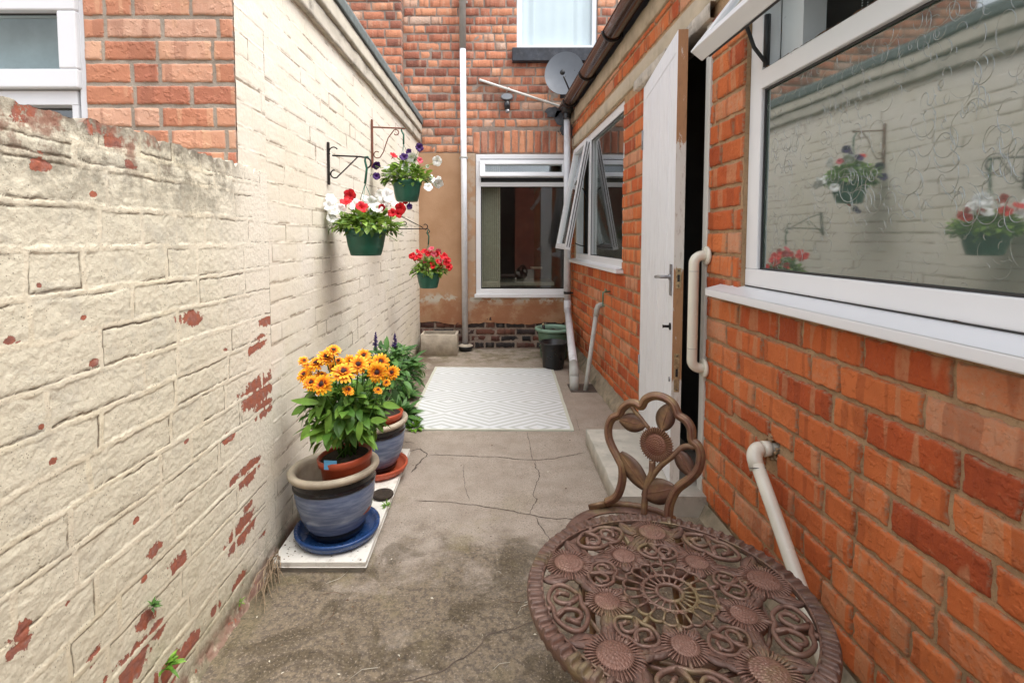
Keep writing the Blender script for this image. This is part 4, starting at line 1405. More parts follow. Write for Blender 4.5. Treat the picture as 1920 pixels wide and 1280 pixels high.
# ------------------------------------------------------------------ street terrace behind the camera (seen in the panes), dark gate and wall added
TB = thing('street_terrace', (0, -9, 0), 'red brick terrace across the street with white windows, seen mirrored in the far window', 'house')
FT = Fr((0, -9, 0), (-1, 0, 0), (0, 1, 0))
mb = MB()
hT = [(-5 + 2.4 * k, -4.0 + 2.4 * k, z0, z0 + 1.5) for k in range(5) for z0 in (.8, 3.5)]
mortar(mb, FT, -7, 7, 0, 5.6, 0, hT, .5, 0, back=-.1)
build('wall', mb, plain('street_brick', (.30, .085, .05), .9, var=.3, vscale=3), TB)
for h in hT:
    w = frame(FT, h[0], h[1], h[2], h[3], .1, -.08, -.02, TB, 'window', bev=0)
    pane(FT, h[0] + .1, h[1] - .1, h[2] + .1, h[3] - .1, -.05, w, 'glass_net')
    mb = MB(); mb.quad(FT(h[0], -.09, h[2]), FT(h[1], -.09, h[2]), FT(h[1], -.09, h[3]), FT(h[0], -.09, h[3]))
    build('curtain', mb, 'net', w)
mb = MB(); mb.box(Fr((0, -9, 5.6), (1, 0, 0), (0, -1, .5)), -7, 7, -.2, 4, 0, .1)
build('roof', mb, 'slate', TB)
GT = MB()
for k in range(12):
    GT.box(FW, -.78 + k * .07, -.712 + k * .07, -2.72, -2.69, .05, 2.7)  # unseen gate, tall and dark to darken the far window's reflection
g_ = build('added_dark_gate', GT, plain('added_gate_dark', (.03, .028, .026), .8), None, origin=(-.4, -2.7, 0))
tag(g_, 'tall boarded gate added behind the viewer to darken the far window reflection', 'gate')
mb = MB()
mb.box(FW, .07, .50, -2.9, -2.68, 0, 2.7)  # unseen wall added beside the gate, dark for the same reflection
o = build('added_dark_wall', mb, plain('added_wall_dark', (.05, .03, .025), .9, var=.3, vscale=12), None, origin=(.5, -2.8, 0))
tag(o, 'dark end wall added behind the viewer to darken the far window reflection', 'wall')

# ================================================================== OBJECTS
# ------------------------------------------------------------------ pipes and wall fittings
def ring(mb, p, q, r, t=.004, n=16):
    mb.tube([p, q], r + t, n)
# tall downpipe on the house: white below, taupe above
DP = thing('downpipe', (-.33, 5.19, .05), 'tall straight downpipe on the house wall, white below and taupe above', 'downpipe')
mb = MB(); mb.tube([(-.322, 5.185, .06), (-.336, 5.185, 3.08)], .031, 18)
build('lower_pipe', mb, 'white_pipe', DP)
mb = MB(); mb.tube([(-.336, 5.185, 3.075), (-.338, 5.185, 5.1)], .034, 18)
build('upper_pipe', mb, 'taupe_pipe', DP)
for z_ in (1.99, 3.55):
    mb = MB(); mb.tube([(-.332, 5.185, z_ - .008), (-.332, 5.185, z_ + .008)], .035, 16)
    mb.box(FW, -.375, -.288, 5.215, 5.235, z_ - .01, z_ + .01)
    build('clip', mb, 'grey_pipe', DP)
G = thing('gully_pot', (-.315, 5.16, 0), 'small low dark pot under the tall downpipe', 'pot')
mb = MB(); mb.lathe([(0, 0), (.062, 0), (.076, .035), (.078, .05), (.070, .05), (.066, .03), (0, .03)], (-.315, 5.16, 0), 24)
build('bowl', mb, 'black_plastic', G)
mb = MB(); mb.lathe([(.034, .072), (.05, .068), (.076, .055), (.077, .05)], (-.315, 5.16, 0), 24)
build('mortar_collar', mb, 'stone', G)

D2 = thing('downpipe', (.735, 5.12, .05), 'white downpipe from the brown gutter, bending forward to the drain by the orange wall', 'downpipe')
mb = MB(); mb.tube([(.716, 5.12, 2.42), (.722, 5.12, 1.4), (.735, 5.12, .52)], .033, 18)
mb.tube([(.734, 5.12, .53), (.735, 5.12, .45), (.733, 5.09, .42)], .0375, 18)
build('upper_pipe', mb, 'white_pipe', D2)
mb = MB(); mb.tube([(.734, 5.10, .43), (.70, 4.75, .345), (.655, 4.32, .24), (.618, 3.92, .145)], .033, 18)
build('slanting_pipe', mb, 'white_pipe', D2)
mb = MB(); mb.tube([(.622, 3.97, .16), (.610, 3.86, .125), (.604, 3.82, .085)], .0375, 18); mb.tube([(.604, 3.82, .10), (.600, 3.79, -.01)], .035, 18)
build('shoe', mb, 'grey_pipe', D2)
mb = MB(); mb.tube([(.733, 5.12, .595), (.733, 5.12, .62)], .0385, 18); mb.box(FW, .73, .80, 5.11, 5.13, .60, .615)
build('clip', mb, 'seal', D2)

D3 = thing('waste_pipe', (.70, 3.8, 0), 'slim grey waste pipe with an elbow leaning on the orange wall above the drain', 'pipe')
a3 = FR(3.86, .0, .645)
mb = MB(); mb.tube([FR(3.86, -.03, .645), FR(3.86, .018, .645), FR(3.86, .034, .637), FR(3.86, .042, .615), FR(3.855, .05, .56)], .0215, 16)
build('elbow', mb, 'grey_pipe', D3)
mb = MB(); mb.tube([FR(3.856, .048, .585), (.70, 3.79, .10), (.682, 3.775, -.01)], .0172, 16)
build('pipe', mb, 'grey_pipe', D3)

D4 = thing('waste_pipe', FR(1.55, .05, 0), 'cream waste pipe with elbow, from a broken hole in the bricks beside the table', 'pipe')
mb = MB()
e0 = [FR(1.583, -.06, .478), FR(1.583, .030, .478)]
mb.tube(e0, .0185, 20)
mb.tube([FR(1.583, .0, .478), FR(1.583, .0251, .478), FR(1.583, .0252, .478)], [.024, .024, .020], 20)
el = []
for k in range(9):
    a = (PI / 2 - .12) * k / 8
    el.append(FR(1.583 - .020 * (1 - math.cos(a)) * 1.1, .030 + .030 * math.sin(a), .478 - .030 * (1 - math.cos(a))))
el.append(FR(1.545, .060, .425))
mb.tube(el, .0235, 20)
build('elbow', mb, 'cream_plastic', D4)
mb = MB(); mb.tube([FR(1.546, .060, .432), FR(1.545, .060, .430)], .0242, 20, caps=True)
build('joint_ring', mb, 'seal', D4)
mb = MB(); mb.tube([FR(1.548, .060, .44), FR(1.46, .056, .34), FR(1.30, .054, .165), FR(1.17, .053, .0)], .0200, 20)
build('pipe', mb, 'cream_plastic', D4)
# chipped bricks round the hole
mb = MB()
rr = random.Random(3)
for k in range(26):
    a = rr.uniform(0, 6.3); d_ = rr.uniform(.028, .045)
    c_ = FR(1.583 + math.cos(a) * d_ * 1.0, rr.uniform(-.008, .002), .478 + math.sin(a) * d_)
    s_ = rr.uniform(.006, .013)
    vs = [c_ + Vector((rr.uniform(-1, 1), rr.uniform(-1, 1), rr.uniform(-1, 1))).normalized() * s_ for _ in range(6)]
    mb.add(vs, [(0, 1, 2), (0, 2, 3), (0, 3, 4), (0, 4, 1), (5, 1, 2), (5, 2, 3), (5, 3, 4), (5, 4, 1)], False)
build('broken_edge', mb, 'mortar_right', RB)

GRB = thing('grab_rail', FR(2.06, .05, .6), 'cream plastic grab rail with two round flanges on the brick pier by the door', 'handrail')
mb = MB()
pts = [FR(2.06, .004, 1.085)]
for k in range(9):
    a = PI / 2 * k / 8
    pts.append(FR(2.06, .024 + .034 * math.sin(a), 1.085 - .034 * (1 - math.cos(a))))
for k in range(9):
    a = PI / 2 * k / 8
    pts.append(FR(2.06, .058 - .034 * (1 - math.cos(a)), .652 - .034 * math.sin(a) ))
pts.append(FR(2.06, .004, .618))
mb.tube(pts, .0205, 22)
build('rail', mb, 'cream_plastic', GRB)
for z_ in (1.085, .618):
    mb = MB(); mb.tube([FR(2.06, .0035, z_), FR(2.06, .011, z_), FR(2.06, .015, z_), FR(2.06, .0155, z_)], [.039, .039, .034, .02], 28)
    build('flange', mb, 'cream_plastic', GRB)
for z_ in (1.02, .70):
    mb = MB(); mb.tube([FR(2.06, .058, z_), FR(2.06, .058, z_ + .002)], .0211, 22)
    build('joint_ring', mb, 'grey_pipe', GRB)

TP = thing('garden_tap', FR(3.62, .02, .74), 'small old green brass tap on the orange wall above the slim grey pipe', 'tap')
mb = MB(); mb.tube([FR(3.62, 0, .775), FR(3.62, .045, .775), FR(3.62, .055, .765), FR(3.62, .055, .70)], .006, 8)
mb.tube([FR(3.62, .055, .70), FR(3.60, .06, .675), FR(3.59, .05, .672)], .006, 8)
build('spout', mb, 'sage_plastic', TP)
mb = MB(); mb.tube([FR(3.60, .035, .79), FR(3.645, .035, .79)], .005, 8); mb.tube([FR(3.62, .035, .775), FR(3.62, .035, .79)], .004, 6)
build('handle', mb, 'sage_plastic', TP)

SL = thing('security_lamp', FB(.11, .05, 2.55), 'small black security lamp with an oval panel on the house wall beside the window arch', 'lamp')
mb = MB()
FSL = Fr(FB(.11, .06, 2.60), (1, 0, 0), FB.N * math.cos(.5) + Vector((0, 0, 1)) * math.sin(.5), FB.N * -math.sin(.5) + Vector((0, 0, 1)) * math.cos(.5))
def oval(rx, ry, w): return [FSL(rx * math.cos(2 * PI * k / 28), w, ry * math.sin(2 * PI * k / 28)) for k in range(28)]
o1, o2 = oval(.062, .045, -.006), oval(.062, .045, .008)
mb.add(o1 + o2, [tuple(range(28)), tuple(range(28, 56))] + [(k, (k + 1) % 28, 28 + (k + 1) % 28, 28 + k) for k in range(28)], False)
build('panel_rim', mb, 'black_plastic', SL, bevel=.002)
mb = MB(); o3 = oval(.052, .036, .009); mb.add(o3, [tuple(range(28))], False)
build('solar_panel', mb, 'dish', SL)
mb = MB(); mb.tube([FB(.11, 0, 2.56), FB(.11, .04, 2.56), FB(.11, .06, 2.54)], .012, 10)
mb.tube([FB(.112, .055, 2.555), FB(.112, .065, 2.53), FB(.115, .08, 2.47)], [.026, .032, .030], 16)
build('body', mb, 'black_plastic', SL)
mb = MB(); mb.tube([FB(.116, .082, 2.463), FB(.118, .088, 2.440), FB(.118, .090, 2.432)], [.022, .022, .012], 16)
build('lens', mb, 'chrome', SL)

CO = thing('conduit', FB(.3, .02, 2.6), 'old white conduit pipe slanting across the house wall down to the brown gutter', 'pipe')
mb = MB(); mb.tube([FB(-.164, .022, 2.782), FB(-.15, .024, 2.775), FB(.68, .030, 2.505)], .0125, 12)
mb.tube([FB(-.164, .0, 2.782), FB(-.162, .022, 2.781)], .012, 12)
build('pipe', mb, 'upvc_old', CO)
mb = MB(); mb.tube([FB(.66, .030, 2.511), FB(.735, .034, 2.487), FB(.742, .034, 2.47), FB(.735, .034, 2.41)], .0155, 12)
build('elbow', mb, 'upvc_old', CO)
for u_ in (.12, .5):
    mb = MB(); mb.tube([FB(u_, .0265, 2.782 - (u_ + .164) * .327), FB(u_ + .012, .0265, 2.778 - (u_ + .164) * .327)], .017, 12)
    build('clip', mb, 'upvc_old', CO)

SD = thing('satellite_dish', FB(.70, .1, 2.7), 'grey oval satellite dish on the house wall under the upstairs window sill', 'satellite dish')
dc = FB(.665, .26, 2.775)
ax = Vector((-.38, -.86, .30)).normalized()
rx = Vector((0, 0, 1)).cross(ax).normalized(); ry = ax.cross(rx).normalized()
tl = .35
rx2 = rx * math.cos(tl) + ry * math.sin(tl); ry2 = ry * math.cos(tl) - rx * math.sin(tl)
mb = MB()
def dish(s, t):
    r_ = t; a = 2 * PI * s
    return dc + rx2 * (.195 * r_ * math.cos(a)) + ry2 * (.245 * r_ * math.sin(a)) - ax * (.045 * (1 - r_ * r_))
mb.grid(dish, 56, 10)
mb.grid(lambda s, t: dish(s, 1) * 1.0 - ax * (.006 * t), 56, 1)
mb.grid(lambda s, t: dish(s, t) - ax * .006, 56, 10)
build('reflector', mb, 'dish', SD)
mb = MB()
f_ = dc + ax * .20 - ry2 * .15
mb.tube([dc - ry2 * .235 - ax * .02, dc - ry2 * .23 + ax * .06, f_ - ry2 * .05], .008, 8)
mb.tube([f_ - ax * .0, f_ + (dc - f_).normalized() * .06], [.024, .018], 12)
build('receiver_arm', mb, 'black_plastic', SD)
mb = MB()
mb.tube([dc - ax * .05, dc - ax * .09 - Vector((0, 0, .04)), FB(.70, .02, 2.68)], .014, 10)
mb.box(FB, .66, .74, .0, .01, 2.60, 2.74)
build('wall_mount', mb, 'dark_metal', SD)
mb = MB(); mb.tube([dc - ax * .03 + rx2 * .1, FB(.78, .05, 2.7), FB(.80, .04, 2.55), FB(.76, .05, 2.42), FB(.70, .06, 2.30), FB(.66, .05, 2.22), FB(.64, .03, 2.26)], .004, 6)
build('cable', mb, 'black_plastic', SD)

# ------------------------------------------------------------------ pots at the far end
PT = thing('stone_trough', (-.56, 5.0, 0), 'rectangular pale stone trough planter in the far left corner of the yard', 'planter')
mb = MB()
x0, x1, y0, y1, h_ = -.745, -.385, 4.91, 5.12, .215
mb2 = roughbox(Fr((0, 0, 0), (1, 0, 0), (0, -1, 0)), x0, x1, -(y0 + .022), -y0, 0.002, h_, 24, 3, .003)
for a in ((x0, x1, y1 - .022, y1), (x0, x0 + .022, y0 + .022, y1 - .022), (x1 - .022, x1, y0 + .022, y1 - .022)):
    mb2.box(FW, a[0], a[1], a[2], a[3], .002, h_ - .001)
mb2.box(FW, x0 + .01, x1 - .01, y0 + .01, y1 - .01, .002, .03)
for ex in (x0, x1):
    mb2.quad((ex, y0, .002), (ex, y0 + .023, .002), (ex, y0 + .023, h_), (ex, y0, h_))
build('trough', mb2, 'stone', PT)
mb = MB(); mb.grid(lambda s, t: (x0 + .02 + (x1 - x0 - .04) * s, y0 + .02 + (y1 - y0 - .04) * t, .175 + fbm((s * 3, t * 2, 0), 3, 3) * .012), 20, 12)
build('soil', mb, 'soil', PT)

GP = thing('plant_pot', (.545, 4.80, 0), 'large sage green plastic pot with red litter, behind the black bucket', 'pot')
c_ = (.56, 4.82, 0)
mb = MB(); mb.lathe([(0, .0), (.115, 0), (.125, .02), (.150, .22), (.156, .275), (.150, .275), (.14, .22), (.12, .2), (0, .2)], c_, 36)
build('body', mb, 'sage_plastic', GP)
mb = MB(); mb.lathe([(.150, .268), (.172, .272), (.185, .286), (.180, .302), (.168, .306), (.158, .30), (.152, .280)], c_, 40)
build('rim', mb, 'sage_rim', GP)
mb = MB(); mb.grid(lambda s, t: (c_[0] + .152 * t * math.cos(2 * PI * s), c_[1] + .152 * t * math.sin(2 * PI * s), .262 + fbm((s * 5, t * 2, 1), 4, 3) * .015), 30, 8)
build('soil', mb, 'soil', GP)
mb = MB(); mb.tube([(.47, 4.79, .24), (.455, 4.78, .33)], .014, 10); mb.cm = 1; mb.tube([(.455, 4.78, .33), (.452, 4.778, .35)], .011, 10)
build('stake', mb, ['black_plastic', 'brass'], GP)

BK = thing('bucket', (.50, 4.42, 0), 'black plastic bucket standing in front of the green pot, at the corner of the rug', 'bucket')
c_ = (.515, 4.45, .0)
mb = MB(); mb.lathe([(0, .006), (.078, .006), (.088, 0), (.092, .01), (.118, .225), (.126, .228), (.128, .238), (.122, .241), (.116, .236), (.088, .02), (0, .018)], c_, 36)
build('body', mb, 'black_plastic', BK)
for sx in (-1, 1):
    mb = MB(); mb.tube([(c_[0] + sx * .122, c_[1] - .02, .225), (c_[0] + sx * .134, c_[1] - .02, .215), (c_[0] + sx * .132, c_[1] - .02, .195), (c_[0] + sx * .118, c_[1] - .02, .19)], .006, 8)
    build('lug', mb, 'black_plastic', BK)

# ------------------------------------------------------------------ rug
mb = MB()
rc_ = [Vector((-.556, 2.965, 0)), Vector((.468, 2.950, 0)), Vector((.508, 4.40, 0)), Vector((-.548, 4.46, 0))]
n0 = 0
def rugp(s, t, z):
    p = (rc_[0].lerp(rc_[1], s)).lerp(rc_[3].lerp(rc_[2], s), t)
    e = (noise.noise(Vector((s * 3, t * 9, 4))) * .004)
    return (p.x + e * (1 if s in (0, 1) else .5), p.y + noise.noise(Vector((s * 5, t, 8))) * .003, z + .004 + noise.noise(Vector((s * 6, t * 9, 0))) * .003)
NU, NV = 70, 100
mb.grid(lambda s, t: rugp(s, t, .006), NU, NV)
for j in range(NV + 1):
    for i in range(NU + 1):
        mb.uv[j * (NU + 1) + i] = (i / NU - .5, 1.48 * j / NV)
for (f) in ((lambda s, t: rugp(s, 0, .006 - .009 * t)), (lambda s, t: rugp(0, s, .006 - .009 * t)), (lambda s, t: rugp(1, s, .006 - .009 * t)), (lambda s, t: rugp(s, 1, .006 - .009 * t))):
    b0 = len(mb.v); mb.grid(f, 80, 1)
    for i in range(b0, len(mb.v)): mb.uv[i] = (.5, 0)
rg_o = build('outdoor_rug', mb, 'rug', None, origin=(-.03, 3.7, 0))
tag(rg_o, 'flat woven outdoor rug with white and grey diamond stripes', 'rug')

# ------------------------------------------------------------------ marble slab and pots
SLB = thing('marble_slab', (-.62, 2.14, 0), 'white marble slab lying along the cream wall under the blue pots', 'slab')
def slabbox(mb, z0, z1, g=0):
    P_ = [(-.778 + g, 1.672 + g), (-.450 - g, 1.672 + g), (-.458 - g, 2.615), (-.785 + g, 2.615)]
    vs = [(x, y, z0) for x, y in P_] + [(x, y, z1) for x, y in P_]
    mb.add(vs, [(0, 1, 2, 3), (4, 5, 6, 7), (0, 1, 5, 4), (1, 2, 6, 5), (2, 3, 7, 6), (3, 0, 4, 7)], False)
mb = MB(); slabbox(mb, .021, .040); build('top', mb, 'marble', SLB, bevel=.002)
mb = MB(); slabbox(mb, -.002, .0205, .006); build('base', mb, 'slab_base', SLB)
mb = MB()
rr = random.Random(8)
for k in range(150):
    x = rr.uniform(-.77, -.47); y = rr.choice([rr.uniform(1.68, 1.8), rr.uniform(1.68, 2.6)])
    if rr.random() < .4: x = rr.gauss(-.74, .02)
    s_ = rr.uniform(.001, .004); a = rr.uniform(0, 6)
    mb.add([(x + math.cos(a) * s_, y + math.sin(a) * s_, .0415), (x - math.sin(a) * s_, y + math.cos(a) * s_, .043), (x - math.cos(a) * s_ * 1.4, y - math.sin(a) * s_, .041), (x + math.sin(a) * s_, y - math.cos(a) * s_, .041)], [(0, 1, 2, 3)], False)
o = build('soil_crumbs', mb, 'litter'); tag(o, kind='stuff')

def blue_pot(loc, k, tilt, label, sm, slabel):
    T = Matrix.Rotation(tilt[0], 3, 'X') @ Matrix.Rotation(tilt[1], 3, 'Y')
    sc = thing('saucer', (loc[0], loc[1], .041), slabel, 'saucer', 'saucers on the marble slab')
    mb = MB(); mb.lathe([(0, 0), (.125 * k, 0), (.146 * k, .008), (.155 * k, .026), (.156 * k, .036), (.148 * k, .038), (.140 * k, .026), (.128 * k, .014), (0, .012)], (loc[0], loc[1], .041), 48)
    build('dish', mb, sm, sc)
    pt = thing('ceramic_pot', loc, label, 'pot', 'blue glazed pots on the marble slab')
    L_ = Vector(loc)
    hh = .235 * k
    mb = MB(); mb.lathe([(0, 0), (.095 * k, 0), (.100 * k, .012 * k), (.104 * k, .018 * k)], L_, 48, T)
    mb.lathe([(.104 * k, .018 * k), (.104 * k, .03 * k)], L_, 48, T)
    build('foot', mb, 'glaze_black', pt)
    mb = MB(); mb.lathe([(.102 * k, .028 * k), (.118 * k, .05 * k), (.134 * k, .09 * k), (.144 * k, .135 * k), (.148 * k, .175 * k), (.147 * k, .185 * k)], L_, 56, T)
    build('body', mb, 'glaze', pt)
    mb = MB(); mb.lathe([(.147 * k, .184 * k), (.1515 * k, .188 * k), (.1515 * k, .194 * k), (.147 * k, .198 * k), (.150 * k, .205 * k), (.1525 * k, .222 * k), (.152 * k, .226 * k)], L_, 56, T)
    build('dark_band', mb, 'glaze_black', pt)
    mb = MB(); mb.lathe([(.151 * k, .225 * k), (.160 * k, .226 * k), (.167 * k, .236 * k), (.166 * k, .246 * k), (.158 * k, .252 * k), (.146 * k, .250 * k), (.137 * k, .242 * k), (.134 * k, .225 * k), (.130 * k, .15 * k), (.11 * k, .05 * k), (0, .04 * k)], L_, 56, T)
    build('rim', mb, 'pot_rim', pt)
    return pt, T
blue_pot((-.600, 1.845, .054), 1.0, (R(-2), R(-3)), 'nearer blue glazed pot with a pale rim and a dark band, on the marble slab', 'saucer_blue', 'glossy blue saucer under the nearer blue pot')
blue_pot((-.578, 2.37, .054), .96, (0, R(-2)), 'farther blue glazed pot, half hidden behind the yellow flowers', 'terracotta', 'terracotta red saucer under the farther blue pot')
o = MB(); o.lathe([(0, .0), (.040, 0), (.046, .006), (.044, .014), (.030, .011), (0, .010)], (-.49, 2.115, .041), 30)
lid_ = build('pot_lid', o, 'soil', None, origin=(-.49, 2.115, .041)); tag(lid_, 'small round dark brown disc lying on the marble slab between the blue pots', 'disc')

# ------------------------------------------------------------------ foliage helpers
def leaf(mb, p, d, up, L, Wd, curl=.3, fold=.25, n=5, rnd=.5):
    d = d.normalized(); side = d.cross(up)
    if side.length < 1e-4: side = d.cross(Vector((1, 0, .2)))
    side.normalize(); nr = side.cross(d).normalized()
    vs = []; q = Vector(p)
    for i in range(n + 1):
        t = i / n
        wd = Wd * (math.sin(PI * min(1, t * .93 + .07)) ** .8) * (1 - .25 * t)
        if i == n: wd = 0.0004
        a = curl * t * 1.6
        c_ = q + d * (L * t) - nr * (L * curl * t * t)
        vs += [c_ - side * wd + nr * (wd * fold), c_, c_ + side * wd + nr * (wd * fold)]
    b = len(mb.v)
    mb.val['rnd'] = rnd
    fs = []
    for i in range(n):
        fs += [(3 * i, 3 * i + 1, 3 * i + 4, 3 * i + 3), (3 * i + 1, 3 * i + 2, 3 * i + 5, 3 * i + 4)]
    mb.add(vs, fs, True)

def rdir(r, zmin=-1, zmax=1):
    z = r.uniform(zmin, zmax); a = r.uniform(0, 2 * PI); s_ = math.sqrt(max(0, 1 - z * z))
    return Vector((s_ * math.cos(a), s_ * math.sin(a), z))

def petunia(name, core='p_core'):
    mb = MB(); rr = random.Random(len(name))
    N = 40; rings = [0, .12, .3, .55, .8, 1.0]
    vs = []
    for ri in rings:
        for k in range(N):
            a = 2 * PI * k / N
            lobe = 1 + .16 * abs(math.cos(2.5 * a)) ** .6 - .10
            r_ = .5 * ri * (lobe if ri > .5 else 1)
            z = -.34 * (1 - ri) ** 2.2 - .08 * ri * ri + .035 * math.sin(5 * a + 1) * ri + .03 * math.sin(11 * a) * ri ** 3
            vs.append((r_ * math.cos(a), r_ * math.sin(a), z))
    fs = [(i * N + k, i * N + (k + 1) % N, (i + 1) * N + (k + 1) % N, (i + 1) * N + k) for i in range(len(rings) - 1) for k in range(N)]
    mb.add(vs, fs, True)
    # tube behind the face
    mb.tube([(0, 0, -.32), (0, 0, -.5), (0, .02, -.75)], [.07, .06, .03], 8)
    return mb
def flower_copy(data_o, parent, p, nrm, size, name='flower', spin=0.0):
    b = Vector(parent['base'])
    q = nrm.to_track_quat('Z', 'Y')
    m4 = Matrix.Translation(Vector(p) - b) @ q.to_matrix().to_4x4() @ Matrix.Rotation(spin, 4, 'Z') @ Matrix.Scale(size, 4)
    o = bpy.data.objects.new(name, data_o)
    C.objects.link(o); o.parent = parent; o.matrix_local = m4
    return o
def mesh_only(mb, mat):
    o = build('tmp', mb, mat); me = o.data; bpy.data.objects.remove(o); return me
PET = {}
for k, mt in (('w', 'p_white'), ('r', 'p_red'), ('p', 'p_purple'), ('k', 'p_pink')):
    PET[k] = mesh_only(petunia('petunia'), mt); PET[k].name = 'petunia_bloom'

def PX(x, y, Y):
    th = R(3.2); a = (x - 930) / 940; b = -(y - 502) / 940
    dx, dy, dz = a, math.cos(th) + b * math.sin(th), b * math.cos(th) - math.sin(th)
    t = Y / dy
    return Vector((dx * t, Y, H + dz * t))

def basket(loc, r, h, hook_top, hook_bot, spread, nleaf, flowers, label, seed, sy=.5, leafsize=.034, trail=()):
    rr = random.Random(seed)
    c_ = Vector(loc)
    T = thing('hanging_basket', loc, label, 'hanging basket', 'hanging baskets on the cream wall')
    mb = MB(); mb.lathe([(0, 0), (r * .70, 0), (r * .74, .004), (r * .86, h * .35), (r * .965, h * .80), (r * 1.0, h * .86), (r * 1.01, h * .99), (r * .96, h), (r * .93, h * .85), (0, h * .84)], c_, 40)
    mb.tube([c_ + Vector((r * .955 * math.cos(2 * PI * k / 36), r * .955 * math.sin(2 * PI * k / 36), h * .72)) for k in range(36)], .0016, 6, close=True)
    build('pot', mb, 'green_plastic', T)
    mb = MB(); mb.lathe([(r * .94, h * .88), (r * .5, h * .94), (0, h * .96)], c_, 24); build('soil', mb, 'soil', T)
    # hanger
    mb = MB(); ht, hb = Vector(hook_top), Vector(hook_bot)
    mb.tube([ht + Vector((.012, 0, -.004)), ht + Vector((.006, 0, .008)), ht + Vector((-.006, 0, .006)), ht + Vector((-.008, 0, -.012)), ht * .6 + hb * .4 + Vector((.004, 0, 0)), hb], [.003, .0035, .004, .005, .0055, .006], 8)
    for k in range(3):
        a = 2 * PI * k / 3 + .5
        mb.tube([hb, c_ + Vector((r * math.cos(a), r * math.sin(a), h * .97))], .0016, 6)
    build('hanger', mb, 'green_plastic', T)
    # foliage
    mb = MB()
    rt = c_ + Vector((0, 0, h))
    sx, sz = spread
    for k in range(nleaf):
        d = rdir(rr, -.35, 1)
        q = rt + Vector((d.x * sx * rr.uniform(.4, 1), d.y * sx * sy * 2 * rr.uniform(.4, 1) * .9, d.z * sz * rr.uniform(.3, 1) + .01))
        q.x = max(q.x, -.775)
        dd = (d + rdir(rr) * .7 + Vector((0, 0, .15))).normalized()
        L = leafsize * rr.uniform(.6, 1.3)
        leaf(mb, q, dd, Vector((0, 0, 1)) + rdir(rr) * .5, L, L * .36, rr.uniform(.1, .7), .2, 4, rr.random())
    for k in range(int(nleaf / 9)):
        d = rdir(rr, -.1, .8)
        e = rt + Vector((d.x * sx, d.y * sx * sy * 1.8, d.z * sz)); e.x = max(e.x, -.775)
        mb.tube([rt + Vector((d.x * .03, d.y * .03, -.005)), rt.lerp(e, .5) + Vector((0, 0, .02)), e], [.0022, .0018, .0012], 5)
    for (tx, ty, Yt) in trail:
        e = PX(tx, ty, Yt)
        mb.tube([rt, rt.lerp(e, .5) + Vector((0, 0, .02)), e], .0014, 5)
        for j in range(5):
            q = rt.lerp(e, .5 + .5 * j / 5)
            leaf(mb, q, (rdir(rr) + (e - rt).normalized()).normalized(), Vector((0, 0, 1)), .022, .006, .3, .2, 3, rr.random())
    build('foliage', mb, 'leaf_light', T)
    for (x, y, col, s_) in flowers:
        Yf = c_.y + (rr.uniform(-.10, .02) if col != 'b' else 0)
        p = PX(x, y, Yf); p.x = max(p.x, -.765)
        nr = (Vector((0, 0, H)) - p).normalized() + rdir(rr) * .75 + Vector((.15, 0, .25))
        flower_copy(PET[col], T, p, nr.normalized(), s_ * rr.uniform(.88, 1.12), 'flower', rr.uniform(0, 6))
    return T

B1 = basket((-.622, 2.40, 1.075), .097, .128, (-.613, 2.40, 1.535), (-.622, 2.40, 1.415), (.160, .090), 480,
    [(616, 372, 'w', .058), (626, 392, 'w', .060), (618, 408, 'w', .055), (640, 388, 'w', .052), (664, 382, 'w', .056), (655, 366, 'r', .062), (648, 376, 'r', .048), (679, 387, 'r', .056), (697, 380, 'w', .058), (707, 388, 'w', .058), (698, 400, 'w', .05), (712, 366, 'w', .056), (729, 366, 'w', .060), (722, 380, 'w', .050), (737, 378, 'w', .046), (716, 389, 'r', .036), (735, 398, 'r', .046), (750, 391, 'r', .062), (733, 378, 'r', .030), (612, 385, 'w', .050), (688, 372, 'w', .046), (748, 400, 'r', .044)],
    'largest green hanging basket, nearest the viewer, with white and red petunias', 3, trail=[(745, 452, 2.3), (765, 425, 2.35), (757, 442, 2.4), (606, 420, 2.4), (600, 432, 2.4)])
B2 = basket((-.573, 3.25, 1.395), .092, .135, (-.597, 3.25, 1.858), (-.592, 3.25, 1.76), (.155, .12), 380,
    [(772, 297, 'w', .064), (762, 315, 'w', .060), (748, 323, 'w', .056), (729, 326, 'w', .062), (726, 317, 'w', .05), (819, 302, 'w', .060), (811, 335, 'w', .056), (803, 350, 'w', .058), (822, 345, 'w', .060), (822, 335, 'w', .04), (757, 344, 'w', .034), (787, 276, 'p', .056), (757, 293, 'p', .050), (766, 284, 'p', .044), (703, 311, 'p', .050), (706, 330, 'p', .052), (688, 328, 'p', .044), (737, 312, 'p', .038), (739, 290, 'r', .048), (788, 300, 'k', .040), (768, 387, 'p', .040), (760, 379, 'r', .030), (757, 392, 'p', .028), (801, 312, 'w', .026)],
    'upper green hanging basket with white and dark purple petunias on the rust red bracket', 9, leafsize=.038, trail=[(703, 311, 3.22), (706, 330, 3.22), (688, 328, 3.22), (787, 278, 3.2), (768, 387, 3.2), (811, 335, 3.2), (822, 345, 3.2), (819, 303, 3.2)])
rr = random.Random(4)
fl3 = []
for k in range(30):
    a = rr.uniform(0, 2 * PI); q = rr.uniform(.2, 1) ** .6
    fl3.append((808 + 44 * q * math.cos(a), 484 - 19 * q * math.sin(a) + (6 if abs(math.cos(a) * q) > .7 else 0), 'k' if rr.random() < .14 else 'r', rr.uniform(.038, .052)))
B3 = basket((-.512, 3.80, .785), .090, .118, (-.512, 3.80, 1.215), (-.512, 3.80, 1.115), (.135, .095), 320, fl3,
    'lowest green hanging basket, farthest from the viewer, full of bright red flowers', 12)

